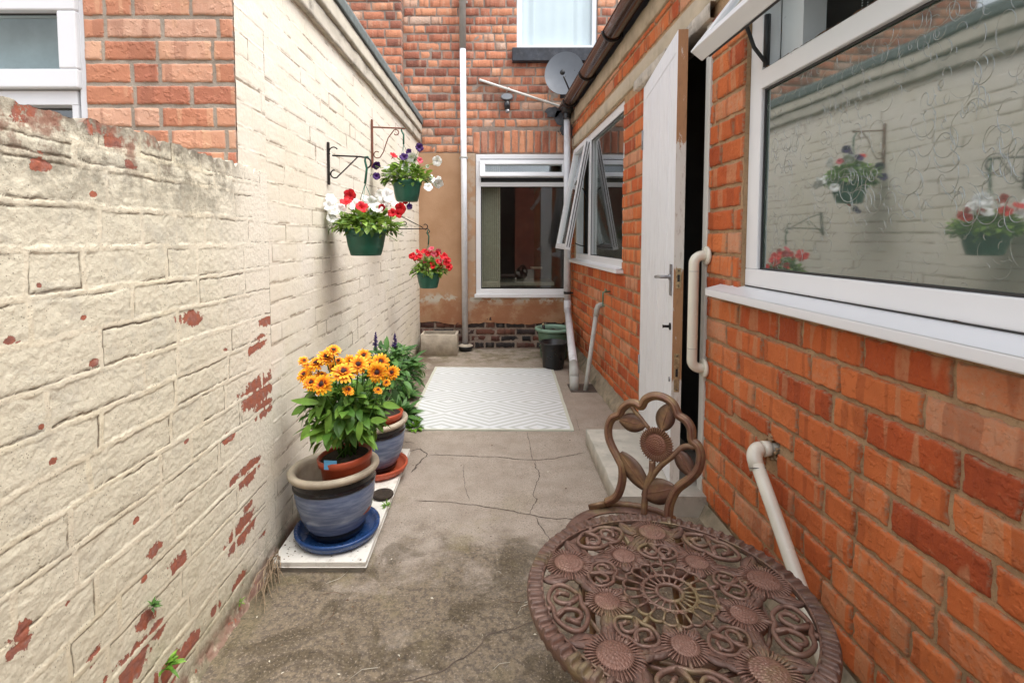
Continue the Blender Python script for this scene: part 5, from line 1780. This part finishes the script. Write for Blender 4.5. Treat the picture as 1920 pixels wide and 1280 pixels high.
# brackets ----------------------------------------------------------
def spiral(c, r0, a0, turns, Y, n=18, shrink=.6):
    return [(c[0] + r0 * (1 - shrink * k / n) * math.cos(a0 + turns * 2 * PI * k / n), Y, c[1] + r0 * (1 - shrink * k / n) * math.sin(a0 + turns * 2 * PI * k / n)) for k in range(n + 1)]
BR1 = thing('bracket', (-.79, 2.4, 1.5), 'black iron wall bracket holding the nearest hanging basket', 'bracket', 'iron basket brackets on the cream wall')
mb = MB(); mb.box(FW, -.797, -.789, 2.392, 2.408, 1.41, 1.61); build('wall_bar', mb, 'dark_metal', BR1, bevel=.001)
mb = MB(); mb.tube([(-.775, 2.4, 1.548), (-.64, 2.4, 1.542), (-.617, 2.4, 1.538)] + spiral((-.617, 1.512), .026, PI / 2, -.5, 2.4, 10, .1), .004, 8); build('arm', mb, 'dark_metal', BR1)
mb = MB(); mb.tube([(-.655, 2.4, 1.541), (-.72, 2.4, 1.478), (-.752, 2.4, 1.448)] + spiral((-.765, 1.462), .020, -.8, -.62, 2.4, 12, .1), .0034, 8)
mb.tube(spiral((-.768, 1.566), .020, 1.9 - 1.3, .5, 2.4, 12, -.1), .0030, 8); build('brace', mb, 'dark_metal', BR1)
BR2 = thing('bracket', (-.79, 3.25, 1.75), 'rust red iron wall bracket with an s shaped scroll, holding the upper basket', 'bracket', 'iron basket brackets on the cream wall')
mb = MB(); mb.box(FW, -.797, -.787, 3.241, 3.259, 1.61, 1.915); build('wall_bar', mb, 'rust_metal', BR2, bevel=.001)
mb = MB(); mb.tube([(-.79, 3.25, 1.868), (-.60, 3.25, 1.860), (-.588, 3.25, 1.857), (-.580, 3.25, 1.862)], .0052, 8); build('arm', mb, 'rust_metal', BR2)
mb = MB(); mb.tube(spiral((-.640, 1.832), .012, -2.6, .0 + .75, 3.25, 12, -.8)[::1] + [(-.690, 3.25, 1.80), (-.705, 3.25, 1.76), (-.722, 3.25, 1.71), (-.745, 3.25, 1.675)] + spiral((-.762, 1.697), .026, -.9, -.72, 3.25, 14, .4), .0034, 8); build('scroll', mb, 'rust_metal', BR2)
BR3 = thing('bracket', (-.79, 3.8, 1.28), 'small dark iron bracket with curled ends, holding the red flowered basket', 'bracket', 'iron basket brackets on the cream wall')
mb = MB(); mb.box(FW, -.797, -.789, 3.792, 3.808, 1.19, 1.36); build('wall_bar', mb, 'dark_metal', BR3, bevel=.001)
mb = MB(); mb.tube([(-.79, 3.8, 1.232), (-.54, 3.8, 1.232)] + spiral((-.535, 1.250), .020, -PI / 2, .62, 3.8, 12, .2), .0036, 8)
mb.tube([(-.535, 3.8, 1.231)] + spiral((-.520, 1.214), .018, 2.6, -.75, 3.8, 12, .1), .003, 8); build('arm', mb, 'dark_metal', BR3)
mb = MB(); mb.tube([(-.79, 3.8, 1.345), (-.70, 3.8, 1.318), (-.55, 3.8, 1.240)], .0034, 8)
mb.tube([(-.785, 3.8, 1.215), (-.74, 3.8, 1.25), (-.70, 3.8, 1.285)] + spiral((-.69, 1.272), .016, 2.2, -.7, 3.8, 12, .3), .003, 8); build('scroll', mb, 'dark_metal', BR3)

# ------------------------------------------------------------------ yellow rudbeckia in the nearer pot
RUP = thing('flower_pot', (-.565, 1.83, .12), 'red plastic pot with a blue tag, sitting inside the nearer blue pot', 'pot')
Tt = Matrix.Rotation(R(-6), 3, 'Y')
c_ = Vector((-.556, 1.835, .255))
mb = MB(); mb.lathe([(0, -.12), (.072, -.12), (.088, .0), (.090, .072), (.098, .074), (.100, .098), (.096, .101), (.090, .098), (.086, .085), (0, .082)], c_, 40, Tt)
build('pot', mb, 'terracotta', RUP)
mb = MB(); mb.lathe([(.088, .088), (.04, .096), (0, .098)], c_, 24, Tt); build('soil', mb, 'soil', RUP)
mb = MB(); mb.box(Fr((-.590, 1.742, .333), (1, 0, -.05), (0, -1, .15)), -.022, .024, 0, .001, .0, .034)
build('tag', mb, 'tag_blue', RUP)
def rud_bloom():
    mb = MB(); rr = random.Random(2)
    mb.at['rad'] = []; mb.at['rnd'] = []
    for layer, (npet, L, w, el, r0) in enumerate(((17, .5, .072, .10, .08), (14, .40, .066, .42, .07), (11, .28, .058, .8, .06))):
        for k in range(npet):
            a = 2 * PI * (k + layer * .4) / npet + rr.uniform(-.08, .08)
            e = el + rr.uniform(-.18, .12); LL = L * rr.uniform(.9, 1.05)
            d = Vector((math.cos(a), math.sin(a), 0)); s_ = Vector((-math.sin(a), math.cos(a), 0))
            n = 5; b = len(mb.v); rd = rr.random()
            for i in range(n + 1):
                t = i / n
                rad = r0 + (LL - r0) * t
                z = math.sin(e) * rad * .9 - .10 * t * t * (1 if layer == 0 else .4)
                wd = w * (math.sin(PI * (t * .72 + .16)) ** .7)
                for q in (-1, 0, 1):
                    p = d * rad * math.cos(e) + s_ * (wd * q) + Vector((0, 0, z + (.012 if q else 0)))
                    mb.v.append(tuple(p)); mb.at['rad'].append(min(1, rad / .5 if layer == 0 else rad / .42)); mb.at['rnd'].append(rd)
            for i in range(n):
                for q in range(2):
                    f = b + 3 * i + q
                    mb.f.append([f, f + 1, f + 4, f + 3]); mb.mi.append(0); mb.smooth.append(True)
    mb.cm = 1
    mb.val = {}
    mb.lathe([(.135, .0), (.13, .05), (.10, .10), (.05, .13), (0.0, .14)], (0, 0, .02), 18)
    return mb
RUD = mesh_only(rud_bloom(), ['rud', 'rud_core']); RUD.name = 'rudbeckia_bloom'
RP = thing('rudbeckia_plant', (-.556, 1.835, .35), 'yellow and orange daisy like flowers on a leafy green plant in the red pot', 'flowering plant')
rr = random.Random(15)
mb = MB()
root = Vector((-.556, 1.835, .345))
ctr = Vector((-.565, 1.84, .50))
zz = [(320, 145, .058, 0), (285, 178, .062, 0), (238, 207, .064, 0), (180, 263, .055, 0), (213, 300, .060, -1), (267, 308, .069, -2), (367, 250, .080, -2), (440, 213, .066, -1), (465, 172, .058, 0), (530, 250, .072, -1), (546, 202, .060, 0), (602, 252, .054, 1), (178, 196, .040, 1), (345, 197, .050, 1), (262, 268, .056, 0), (205, 225, .05, 1), (400, 200, .05, 2), (500, 215, .045, 2), (392, 336, .040, -2), (535, 336, .034, -1), (575, 300, .030, 0), (325, 222, .05, 1)]
FL_ = []
for (zx, zy, sz, dep) in zz:
    p = PX(500 + .3906 * zx, 600 + .3906 * zy, 1.80 + dep * .035)
    p.x = max(p.x, -.77)
    FL_.append((p, sz))
for p, sz in FL_:
    mid = root.lerp(p, .55) + Vector((rr.uniform(-.02, .02), rr.uniform(-.02, .02), 0))
    mb.tube([root + Vector((rr.uniform(-.04, .04), rr.uniform(-.04, .04), 0)), mid, p - Vector((0, .0, .012))], [.0032, .0028, .002], 6)
for k in range(420):
    d = rdir(rr, -.75, .95)
    rad = rr.uniform(.35, 1.0)
    q = ctr + Vector((d.x * .135 * rad, d.y * .11 * rad, d.z * .135 * rad + .012))
    q.x = max(q.x, -.76)
    dd = (Vector((d.x, d.y, d.z * .3 - .05)) + rdir(rr) * .55).normalized()
    L = rr.uniform(.038, .075)
    if q.x + dd.x * L < -.79: dd.x = abs(dd.x) * .3; dd.normalize()
    leaf(mb, q, dd, Vector((0, 0, 1)) + rdir(rr) * .35, L, L * rr.uniform(.27, .36), rr.uniform(.15, .7), .22, 6, rr.random())
for (zx, zy, tx, ty, L) in ((300, 430, 290, 560, .07), (450, 480, 440, 570, .07), (210, 500, 165, 570, .06), (250, 395, 130, 385, .05), (180, 410, 125, 450, .05), (330, 520, 320, 610, .065), (560, 400, 625, 415, .06), (240, 555, 215, 580, .045), (500, 480, 560, 480, .05), (340, 455, 400, 458, .05)):
    a_, b_ = PX(500 + .3906 * zx, 600 + .3906 * zy, 1.74), PX(500 + .3906 * tx, 600 + .3906 * ty, 1.72)
    a_.x = max(a_.x, -.76); b_.x = max(b_.x, -.78)
    leaf(mb, a_, b_ - a_, Vector((.2, -1, .4)), (b_ - a_).length * 1.15, .014, .2, .15, 7, rr.uniform(.5, 1))
build('foliage', mb, 'leaf_mid', RP)
for i, (p, sz) in enumerate(FL_):
    v = (Vector((0, 0, H + .1)) - p).normalized()
    nr = (v + Vector((0, 0, .45)) + rdir(rr) * .6).normalized()
    flower_copy(RUD, RP, p, nr, sz * rr.uniform(1.0, 1.2), 'flower', rr.uniform(0, 6))

# ------------------------------------------------------------------ salvia in the farther pot
SP_ = thing('flower_pot', (-.56, 2.39, .12), 'orange plastic pot sitting inside the farther blue pot', 'pot')
c_ = Vector((-.548, 2.36, .235))
mb = MB(); mb.lathe([(0, -.12), (.07, -.12), (.092, .07), (.100, .072), (.102, .095), (.097, .098), (.088, .08), (0, .08)], c_, 36); build('pot', mb, 'terracotta', SP_)
mb = MB(); mb.lathe([(.09, .084), (0, .092)], c_, 20); build('soil', mb, 'soil', SP_)
SA_ = thing('salvia_plant', (-.56, 2.45, .33), 'dark green bushy plant with two purple flower spikes behind the yellow flowers', 'flowering plant')
mb = MB(); rr = random.Random(23)
ctr = Vector((-.56, 2.60, .46)); root = Vector((-.55, 2.40, .32))
for k in range(620):
    d = rdir(rr, -.45, 1); rad = rr.uniform(.3, 1)
    q = ctr + Vector((d.x * .165 * rad, d.y * .24 * rad, d.z * .12 * rad)); q.x = max(q.x, -.765)
    dd = (Vector((d.x, d.y, d.z * .4)) + rdir(rr) * .6).normalized()
    L = rr.uniform(.03, .08)
    leaf(mb, q, dd, Vector((0, 0, 1)) + rdir(rr) * .4, L, L * .24, rr.uniform(.1, .7), .2, 4, rr.random())
for k in range(26):
    d = rdir(rr, -.1, .9)
    e = ctr + Vector((d.x * .17, d.y * .22, d.z * .12)); e.x = max(e.x, -.77)
    mb.tube([root, root.lerp(e, .5) + Vector((0, 0, .03)), e], .0022, 5)
leaf(mb, PX(672, 725, 2.45) + Vector((.09, 0, 0)), Vector((.1, -.1, -1)), Vector((0, -1, 0)), .05, .010, .1)
for (x, y) in ((761, 745), (752, 720), (741, 700)):
    e = PX(x, y, 2.4); leaf(mb, e + Vector((-.03, 0, .03)), Vector((1, -.2, -.9)), Vector((0, -.6, 1)), .05, .010, .3, .2, 5, .6)
build('foliage', mb, 'leaf_dark', SA_)
for (x, y0_, y1_) in ((704, 652, 622), (740, 655, 624)):
    a_, b_ = PX(x, y0_, 2.6), PX(x + .5, y1_, 2.6)
    mb = MB(); mb.tube([a_ - Vector((0, 0, .08)), a_, b_], [.002, .002, .001], 6)
    for k in range(60):
        t = rr.random(); p = a_.lerp(b_, t); d = rdir(rr, -.1, .6); s_ = .014 * (1.15 - t)
        mb.tube([p, p + d * s_ * 1.3], [.0034, .002], 5)
    build('flower_spike', mb, 'salvia', SA_)

# low greenery by the wall, weeds and dead stems
def weed(loc, n, L, label, seed, mat='leaf_weed', up=.5, cat='weed', grp=None):
    rr = random.Random(seed); mb = MB(); c_ = Vector(loc)
    for k in range(n):
        d = rdir(rr, up - .3, 1); 
        if c_.x < -.7: d.x = abs(d.x)
        q = c_ + d * L * rr.uniform(.1, .5)
        leaf(mb, q, d, Vector((0, 0, 1)) + rdir(rr) * .4, L * rr.uniform(.5, 1), L * .16, rr.uniform(.2, .7), .2, 4, rr.random())
    o = build('weed', mb, mat, None, origin=loc); tag(o, label, cat, grp)
    return o
weed((-.49, 3.0, .0), 60, .06, 'low green leafy weed spilling onto the concrete beside the rug corner', 1)
weed((-.60, 3.10, .02), 120, .12, 'bushy green weed along the foot of the cream wall behind the pots', 2, 'leaf_dark')
weed((-.66, 3.55, .02), 80, .11, 'dark leafy weed at the foot of the cream wall, left of the rug', 6, 'leaf_dark')
q = P2L(290, 1252); weed((-.775, q[0], q[1]), 26, .030, 'bright green weed growing from the bottom of the flaking cream wall', 3)
q = P2L(272, 1138); weed((-.785, q[0], q[1]), 24, .018, 'tiny dark fern tuft in a joint of the flaking wall', 4, 'leaf_dark')
q = P2L(440, 1130); weed((-.785, q[0], q[1]), 14, .016, 'tiny green sprig in a wall joint above the dead stems', 5)
weed((-.455, 2.03, .043), 22, .022, 'small green sprout on the marble slab by the blue saucer', 7)
mb = MB(); rr = random.Random(6)
for k in range(26):
    a = rr.uniform(-2.9, -.3); p = Vector((-.765, 1.66 + rr.uniform(-.03, .05), .03 + rr.uniform(0, .04)))
    L = rr.uniform(.05, .20)
    q1 = p + Vector((rr.uniform(-.005, .03), -L * .5, rr.uniform(-.02, .03))); q2 = p + Vector((rr.uniform(0, .08), -L, -.02)); q2.z = max(.004, q2.z)
    mb.tube([p, q1, q2], [.0016, .0014, .0007], 5)
o = build('dead_stems', mb, 'dry', None, origin=(-.76, 1.65, .0)); tag(o, 'dead brown plant stems trailing between the cream wall and the marble slab', 'dead plant')

# ------------------------------------------------------------------ cast table
TC = Vector((.335, .930, 0)); TZ = .470; RT = .275
TBL = thing('bistro_table', (TC.x, TC.y, 0), 'round rusty cast metal garden table with openwork sunflowers and scrolls', 'table')
A0 = R(82)
def tp(r_, a, z=0.0): return Vector((TC.x + r_ * RT * math.cos(a), TC.y + r_ * RT * math.sin(a), TZ + z))
def sunflower(mb, c, X, Yv, N, Ro, Ri, npet, h=.006, seed=0):
    """domed seed head with a cross-hatched face and a fringe of narrow petals"""
    mb.val['top'] = 1.0
    n = 12
    vs = []; idx = {}
    g = 17
    for i in range(g + 1):
        for j in range(g + 1):
            x = (i / g * 2 - 1); y = (j / g * 2 - 1)
            # square to disc
            r2 = max(abs(x), abs(y)); l_ = math.hypot(x, y)
            px_, py_ = (x, y) if l_ < 1e-6 else (x * r2 / l_, y * r2 / l_)
            q = px_ * px_ + py_ * py_
            z = h * (1 - q) * .8 + h * .35 + (h * .12 if (i % 2 and j % 2) else -h * .06) * (1 if q < .92 else 0)
            vs.append(c + X * (px_ * Ri) + Yv * (py_ * Ri) + N * z)
    mb.add(vs, [(i * (g + 1) + j, (i + 1) * (g + 1) + j, (i + 1) * (g + 1) + j + 1, i * (g + 1) + j + 1) for i in range(g) for j in range(g)], False)
    mb.val['top'] = .75
    # solid disc under the petals
    m_ = 36
    def P3(r_, a, z): return c + X * (r_ * math.cos(a)) + Yv * (r_ * math.sin(a)) + N * z
    vs = [P3(Ro * .95, 2 * PI * k / m_, -.001) for k in range(m_)] + [P3(Ri * .9, 2 * PI * k / m_, .001) for k in range(m_)] + [P3(Ro * .88, 2 * PI * k / m_, -.005) for k in range(m_)]
    mb.add(vs, [(k, (k + 1) % m_, m_ + (k + 1) % m_, m_ + k) for k in range(m_)] + [(k, (k + 1) % m_, 2 * m_ + (k + 1) % m_, 2 * m_ + k) for k in range(m_)] + [tuple(2 * m_ + k for k in range(m_))], True)
    for k in range(npet):
        a = 2 * PI * k / npet
        w_ = PI * (Ri + Ro) / 2 / npet * .50
        mb.tube([P3(Ri * .96, a, h * .45), P3((Ri + Ro) / 2, a, h * .42), P3(Ro * .95, a, h * .16), P3(Ro, a, -h * .15)], [w_ * .8, w_ * 1.0, w_ * 1.15, w_ * .8], 6)
def leafcast(mb, a, b, N, wd, th=.003):
    """cast leaf with a rib, from a to b"""
    d = (b - a); L = d.length; d.normalize(); s_ = N.cross(d).normalized()
    mb.val['top'] = .35
    n = 10; vs = []
    for i in range(n + 1):
        t = i / n
        w_ = wd * math.sin(PI * min(1, t * .9 + .06)) ** .75 if i < n else .001
        c_ = a + d * (L * t)
        vein = .0012 * math.sin(t * 22)
        vs += [c_ - s_ * w_ - N * th, c_ - s_ * w_, c_ - s_ * w_ * .5 + N * (th * .9 + vein), c_ + N * th * .35, c_ + s_ * w_ * .5 + N * (th * .9 + vein), c_ + s_ * w_, c_ + s_ * w_ - N * th]
    mb.add(vs, [(7 * i + q, 7 * i + q + 1, 7 * i + q + 8, 7 * i + q + 7) for i in range(n) for q in range(6)] + [(7 * i + 6, 7 * i, 7 * i + 7, 7 * i + 13) for i in range(n)], True)
    mb.tube([a, a + d * L * .5 + N * th * .9, b], [.0018, .0014, .0007], 5)
Zv = Vector((0, 0, 1))
top = MB(); top.val['top'] = 0.0
# rim: flat fluted ring with a rolled outer edge and a skirt
def rimf(s, t):
    a = 2 * PI * s
    prof = [(.885, -.004), (.885, .001), (.900, .004), (.975, .0035), (.992, .002), (1.0, -.004), (.998, -.010), (.985, -.016)]
    k = t * 7; i = min(int(k), 6); f = k - i
    r_ = prof[i][0] + (prof[i + 1][0] - prof[i][0]) * f; z = prof[i][1] + (prof[i + 1][1] - prof[i][1]) * f
    fl = math.sin(a * 72)
    if .89 < r_ < .99: z += .0042 * (1 if fl > .1 else -1 if fl < -.3 else fl * 3)
    return tp(r_, a, z)
top.grid(rimf, 1008, 14)
top.grid(lambda s, t: tp(.885 + .10 * t, 2 * PI * s, -.006 - .010 * t), 120, 2)
for r_, rr_ in ((.892, .0024),):
    top.tube([tp(r_, 2 * PI * k / 120, .003) for k in range(120)], rr_, 6, close=True)
build('rim', top, 'cast', TBL)
lat = MB(); lat.val['top'] = 0.0
# hub wheel
for r_, q_ in ((.088, .0040), (.180, .0030)):
    lat.tube([tp(r_, 2 * PI * k / 60, .001) for k in range(60)], q_, 8, close=True)
NS = 20
for k in range(NS):
    a = 2 * PI * k / NS
    lat.tube([tp(.088, a, .001), tp(.18, a, .001)], .0023, 6)
    b = a + PI / NS
    lat.tube([tp(.18, b, .001), tp(.297, b, .001)], .0026, 6)
    # scalloped arches
    lat.tube([tp(.297 + .020 * math.sin(PI * j / 8), b + 2 * PI / NS * j / 8, .001) for j in range(9)], .0030, 6)
    lat.tube([tp(.178 + .022 * math.sin(PI * j / 6), a + 2 * PI / NS * j / 6, .001) for j in range(7)], .0020, 5)
def local(r_, a):
    c_ = tp(r_, a); X = Vector((math.cos(a), math.sin(a), 0)); Y_ = Vector((-math.sin(a), math.cos(a), 0)); return c_, X, Y_
def scroll(mb, c_, X, Y_, rx, ry, th):
    """oval ring with an S of two curls inside"""
    mb.val['top'] = .1
    mb.tube([c_ + Y_ * (rx * math.cos(2 * PI * k / 36)) * (1 - .10 * math.cos(2 * 2 * PI * k / 36 + PI)) + X * (ry * math.sin(2 * PI * k / 36) * (1 - .22 * math.exp(-(math.cos(2 * PI * k / 36) * 3.2) ** 2))) for k in range(36)], th, 8, close=True)
    for sg in (1, -1):
        P_ = []
        for k in range(17):
            f = k / 16; a = PI * .5 + f * 2 * PI * .86
            q = ry * .80 * (1 - .62 * f)
            P_.append(c_ + Y_ * (sg * (rx * .47 + q * math.cos(a) * .8)) + X * (sg * q * math.sin(a)) + Zv * .001)
        P_ = [c_ + Y_ * (sg * .0)] + P_
        mb.tube(P_, [th * .95] * 8 + [th * (.95 - .02 * i) for i in range(len(P_) - 9)] + [th * 1.25], 8)
        mb.tube([c_ + Y_ * (sg * rx * .52) + X * (sg * ry * .35), c_ + Y_ * (sg * rx * .80) + X * (-sg * ry * .28)], [th * .9, th * 1.1], 7)
for k in range(5):
    a = A0 + 2 * PI * k / 5
    c_, X, Y_ = local(.735, a); sunflower(lat, c_, X, Y_, Zv, .0510, .031, 40, .0060)
    c_, X, Y_ = local(.475, a); scroll(lat, c_, X, Y_, .037, .029, .0038)
    a2 = a + PI / 5
    c_, X, Y_ = local(.465, a2); sunflower(lat, c_, X, Y_, Zv, .0410, .024, 34, .005)
    c_, X, Y_ = local(.745, a2); scroll(lat, c_, X, Y_, .054, .035, .0047)
    for sg in (1, -1):
        leafcast(lat, tp(.70, a + sg * .20), tp(.885, a + sg * .30), Zv, .016)
        leafcast(lat, tp(.66, a + sg * .10), tp(.585, a + sg * .30), Zv, .014)
        leafcast(lat, tp(.50, a2 + sg * .18), tp(.62, a2 + sg * .42), Zv, .014)
        leafcast(lat, tp(.41, a2 + sg * .12), tp(.325, a2 + sg * .30), Zv, .012)
    lat.val['top'] = 0
    lat.tube([tp(.308, a), tp(.385, a)], .0045, 6); lat.tube([tp(.308, a2), tp(.36, a2)], .006, 6)
    lat.tube([tp(.575, a), tp(.62, a)], .005, 6); lat.tube([tp(.57, a2), tp(.64, a2)], .004, 6)
    lat.tube([tp(.86, a2), tp(.89, a2)], .006, 6); lat.tube([tp(.88, a), tp(.895, a)], .010, 6)
build('openwork', lat, 'cast', TBL)
mb = MB(); mb.val['top'] = 0.0
for k in range(3):
    a = R(100) + 2 * PI * k / 3
    P_ = [tp(.62, a, -.012), tp(.50, a, -.06), tp(.22, a, -.14), tp(.20, a, -.22), tp(.38, a, -.32), tp(.62, a, -.41), tp(.78, a, -.455), tp(.84, a, -.462)]
    m2 = MB(); m2.val['top'] = 0.0; m2.tube(P_, [.008, .010, .012, .012, .012, .011, .011, .012], 10)
    build('leg', m2, 'cast', TBL)
mb.tube([tp(.62, 2 * PI * k / 40, -.014) for k in range(40)], .004, 6, close=True)
mb.tube([tp(.21, 2 * PI * k / 30, -.19) for k in range(30)], .006, 6, close=True)
for k in range(3):
    a = R(100) + 2 * PI * k / 3
    mb.tube([tp(.62, a, -.013), tp(.94, a, -.013)], .006, 6); mb.tube([tp(.31, a, -.013), tp(.62, a, -.013)], .005, 6)
build('underframe', mb, 'cast', TBL)

# ------------------------------------------------------------------ cast chair
CH = thing('bistro_chair', (.37, 1.34, 0), 'bronze cast metal chair with a sunflower in its scalloped back', 'chair')
bl = Vector((.342, 1.487, .340)); cU = Vector((.7951, -.6065, 0)); cV = Vector((.10532, .13806, .98481)); cN = cV.cross(cU).normalized()
if cN.y > 0: cN = -cN
def bp(u, v, w=0.0): return bl + cU * u + cV * v + cN * w
def smooth(P, n=5):
    out = []
    for i in range(len(P) - 1):
        p0, p1, p2, p3 = P[max(i - 1, 0)], P[i], P[i + 1], P[min(i + 2, len(P) - 1)]
        for k in range(n):
            t = k / n
            out.append(tuple(.5 * ((2 * b) + (-a + c) * t + (2 * a - 5 * b + 4 * c - d) * t * t + (-a + 3 * b - 3 * c + d) * t ** 3) for a, b, c, d in zip(p0, p1, p2, p3)))
    out.append(P[-1]); return out
fr = [(-.006, .009), (.024, .035), (.037, .077), (.035, .121), (.021, .145), (-.002, .175), (-.017, .203), (-.020, .234), (-.010, .261), (.012, .276), (.019, .296), (.040, .316), (.062, .320), (.078, .315), (.090, .338), (.116, .353), (.148, .352), (.173, .338), (.188, .312), (.211, .302), (.226, .282), (.231, .252), (.248, .239), (.257, .213), (.252, .177), (.232, .146), (.202, .112), (.187, .078), (.181, .044), (.183, .0)]
mb = MB(); mb.val['top'] = 0.0
fs_ = smooth(fr)
mb.tube([bp(u, v) for u, v in fs_], .0128, 12)
mb.val['top'] = .5
mb.tube([bp(u, v, .0112) for u, v in fs_], .0055, 8)
build('back_frame', mb, 'cast_chair', CH)
mb = MB(); mb.val['top'] = 0.0
for P_, r_ in (([(.124, .166), (.125, .132), (.114, .096), (.111, .045), (.112, .01)], .0095), ([(.240, .234), (.222, .232), (.205, .224), (.183, .197), (.152, .163), (.128, .123), (.113, .080)], .0085), ([(.046, .312), (.060, .297), (.080, .280), (.106, .256)], .0065), ([(.166, .340), (.163, .325)], .007)):
    s_ = smooth(P_, 4); mb.tube([bp(u, v, .001) for u, v in s_], r_, 10)
build('stems', mb, 'cast_chair', CH)
mb = MB(); sunflower(mb, bp(.133, .216, .006), cU, cV, cN, .050, .031, 40, .008)
build('sunflower', mb, 'cast_chair', CH)
for (a, b, w_) in (((.016, .262), (.098, .262), .028), ((.160, .336), (.145, .256), .028), ((.026, .166), (.119, .080), .029), ((.194, .110), (.102, .064), .036), ((.190, .216), (.240, .154), .024)):
    mb = MB(); leafcast(mb, bp(*a, .004), bp(*b, .004), cN, w_, .004); build('leaf', mb, 'cast_chair', CH)
# seat
sc = Vector((.368, 1.330, .330)); sr = .180
def sp_(r_, a, z=0.0): return Vector((sc.x + sr * r_ * math.cos(a), sc.y + sr * r_ * math.sin(a) * .97, sc.z + z))
mb = MB(); mb.val['top'] = .2
def seatr(s, t):
    a = 2 * PI * s
    prof = [(.80, -.003), (.80, .002), (.83, .004), (.97, .004), (1.0, -.001), (1.0, -.012), (.97, -.016)]
    k = t * 6; i = min(int(k), 5); f = k - i
    return sp_(prof[i][0] + (prof[i + 1][0] - prof[i][0]) * f, a, prof[i][1] + (prof[i + 1][1] - prof[i][1]) * f)
mb.grid(seatr, 90, 12)
build('seat_rim', mb, 'cast', CH)
mb = MB(); mb.val['top'] = 0
for k in range(8):
    a = 2 * PI * k / 8 + .2
    c_ = sp_(.56, a); X = Vector((math.cos(a), math.sin(a), 0)); Y_ = Vector((-math.sin(a), math.cos(a), 0))
    scroll(mb, c_, X, Y_, .030, .022, .0030)
    c2 = sp_(.68, a + PI / 8); mb.tube([sp_(.82, a + PI / 8 + .1), c2, sp_(.45, a + PI / 8)], .0032, 6)
sunflower(mb, sp_(0, 0), Vector((1, 0, 0)), Vector((0, 1, 0)), Zv, .058, .03, 34, .006)
mb.tube([sp_(.80, 2 * PI * k / 50) for k in range(50)], .0035, 6, close=True)
mb.tube([sp_(.34, 2 * PI * k / 40) for k in range(40)], .003, 6, close=True)
build('seat_openwork', mb, 'cast', CH)
mb = MB(); mb.val['top'] = 0
mb.tube([bp(-.004, .006)] + [sp_(1.0, R(118) - R(85) * k / 10, .006) for k in range(11)] + [bp(.183, .0)], .0095, 10)
build('back_rail', mb, 'cast_chair', CH)
for (a, o_) in ((R(128), 1.05), (R(20), 1.05), (R(220), 1.1), (R(-40), 1.1)):
    mb = MB(); mb.val['top'] = 0
    mb.tube([sp_(.88, a, -.01), sp_(.95, a, -.08), sp_(.86, a, -.18), sp_(.98, a, -.29), sp_(o_, a, -.327)], [.011, .011, .009, .009, .012], 10)
    build('leg', mb, 'cast_chair', CH)
for o_ in bpy.data.objects:
    if 'base' in o_: del o_['base']
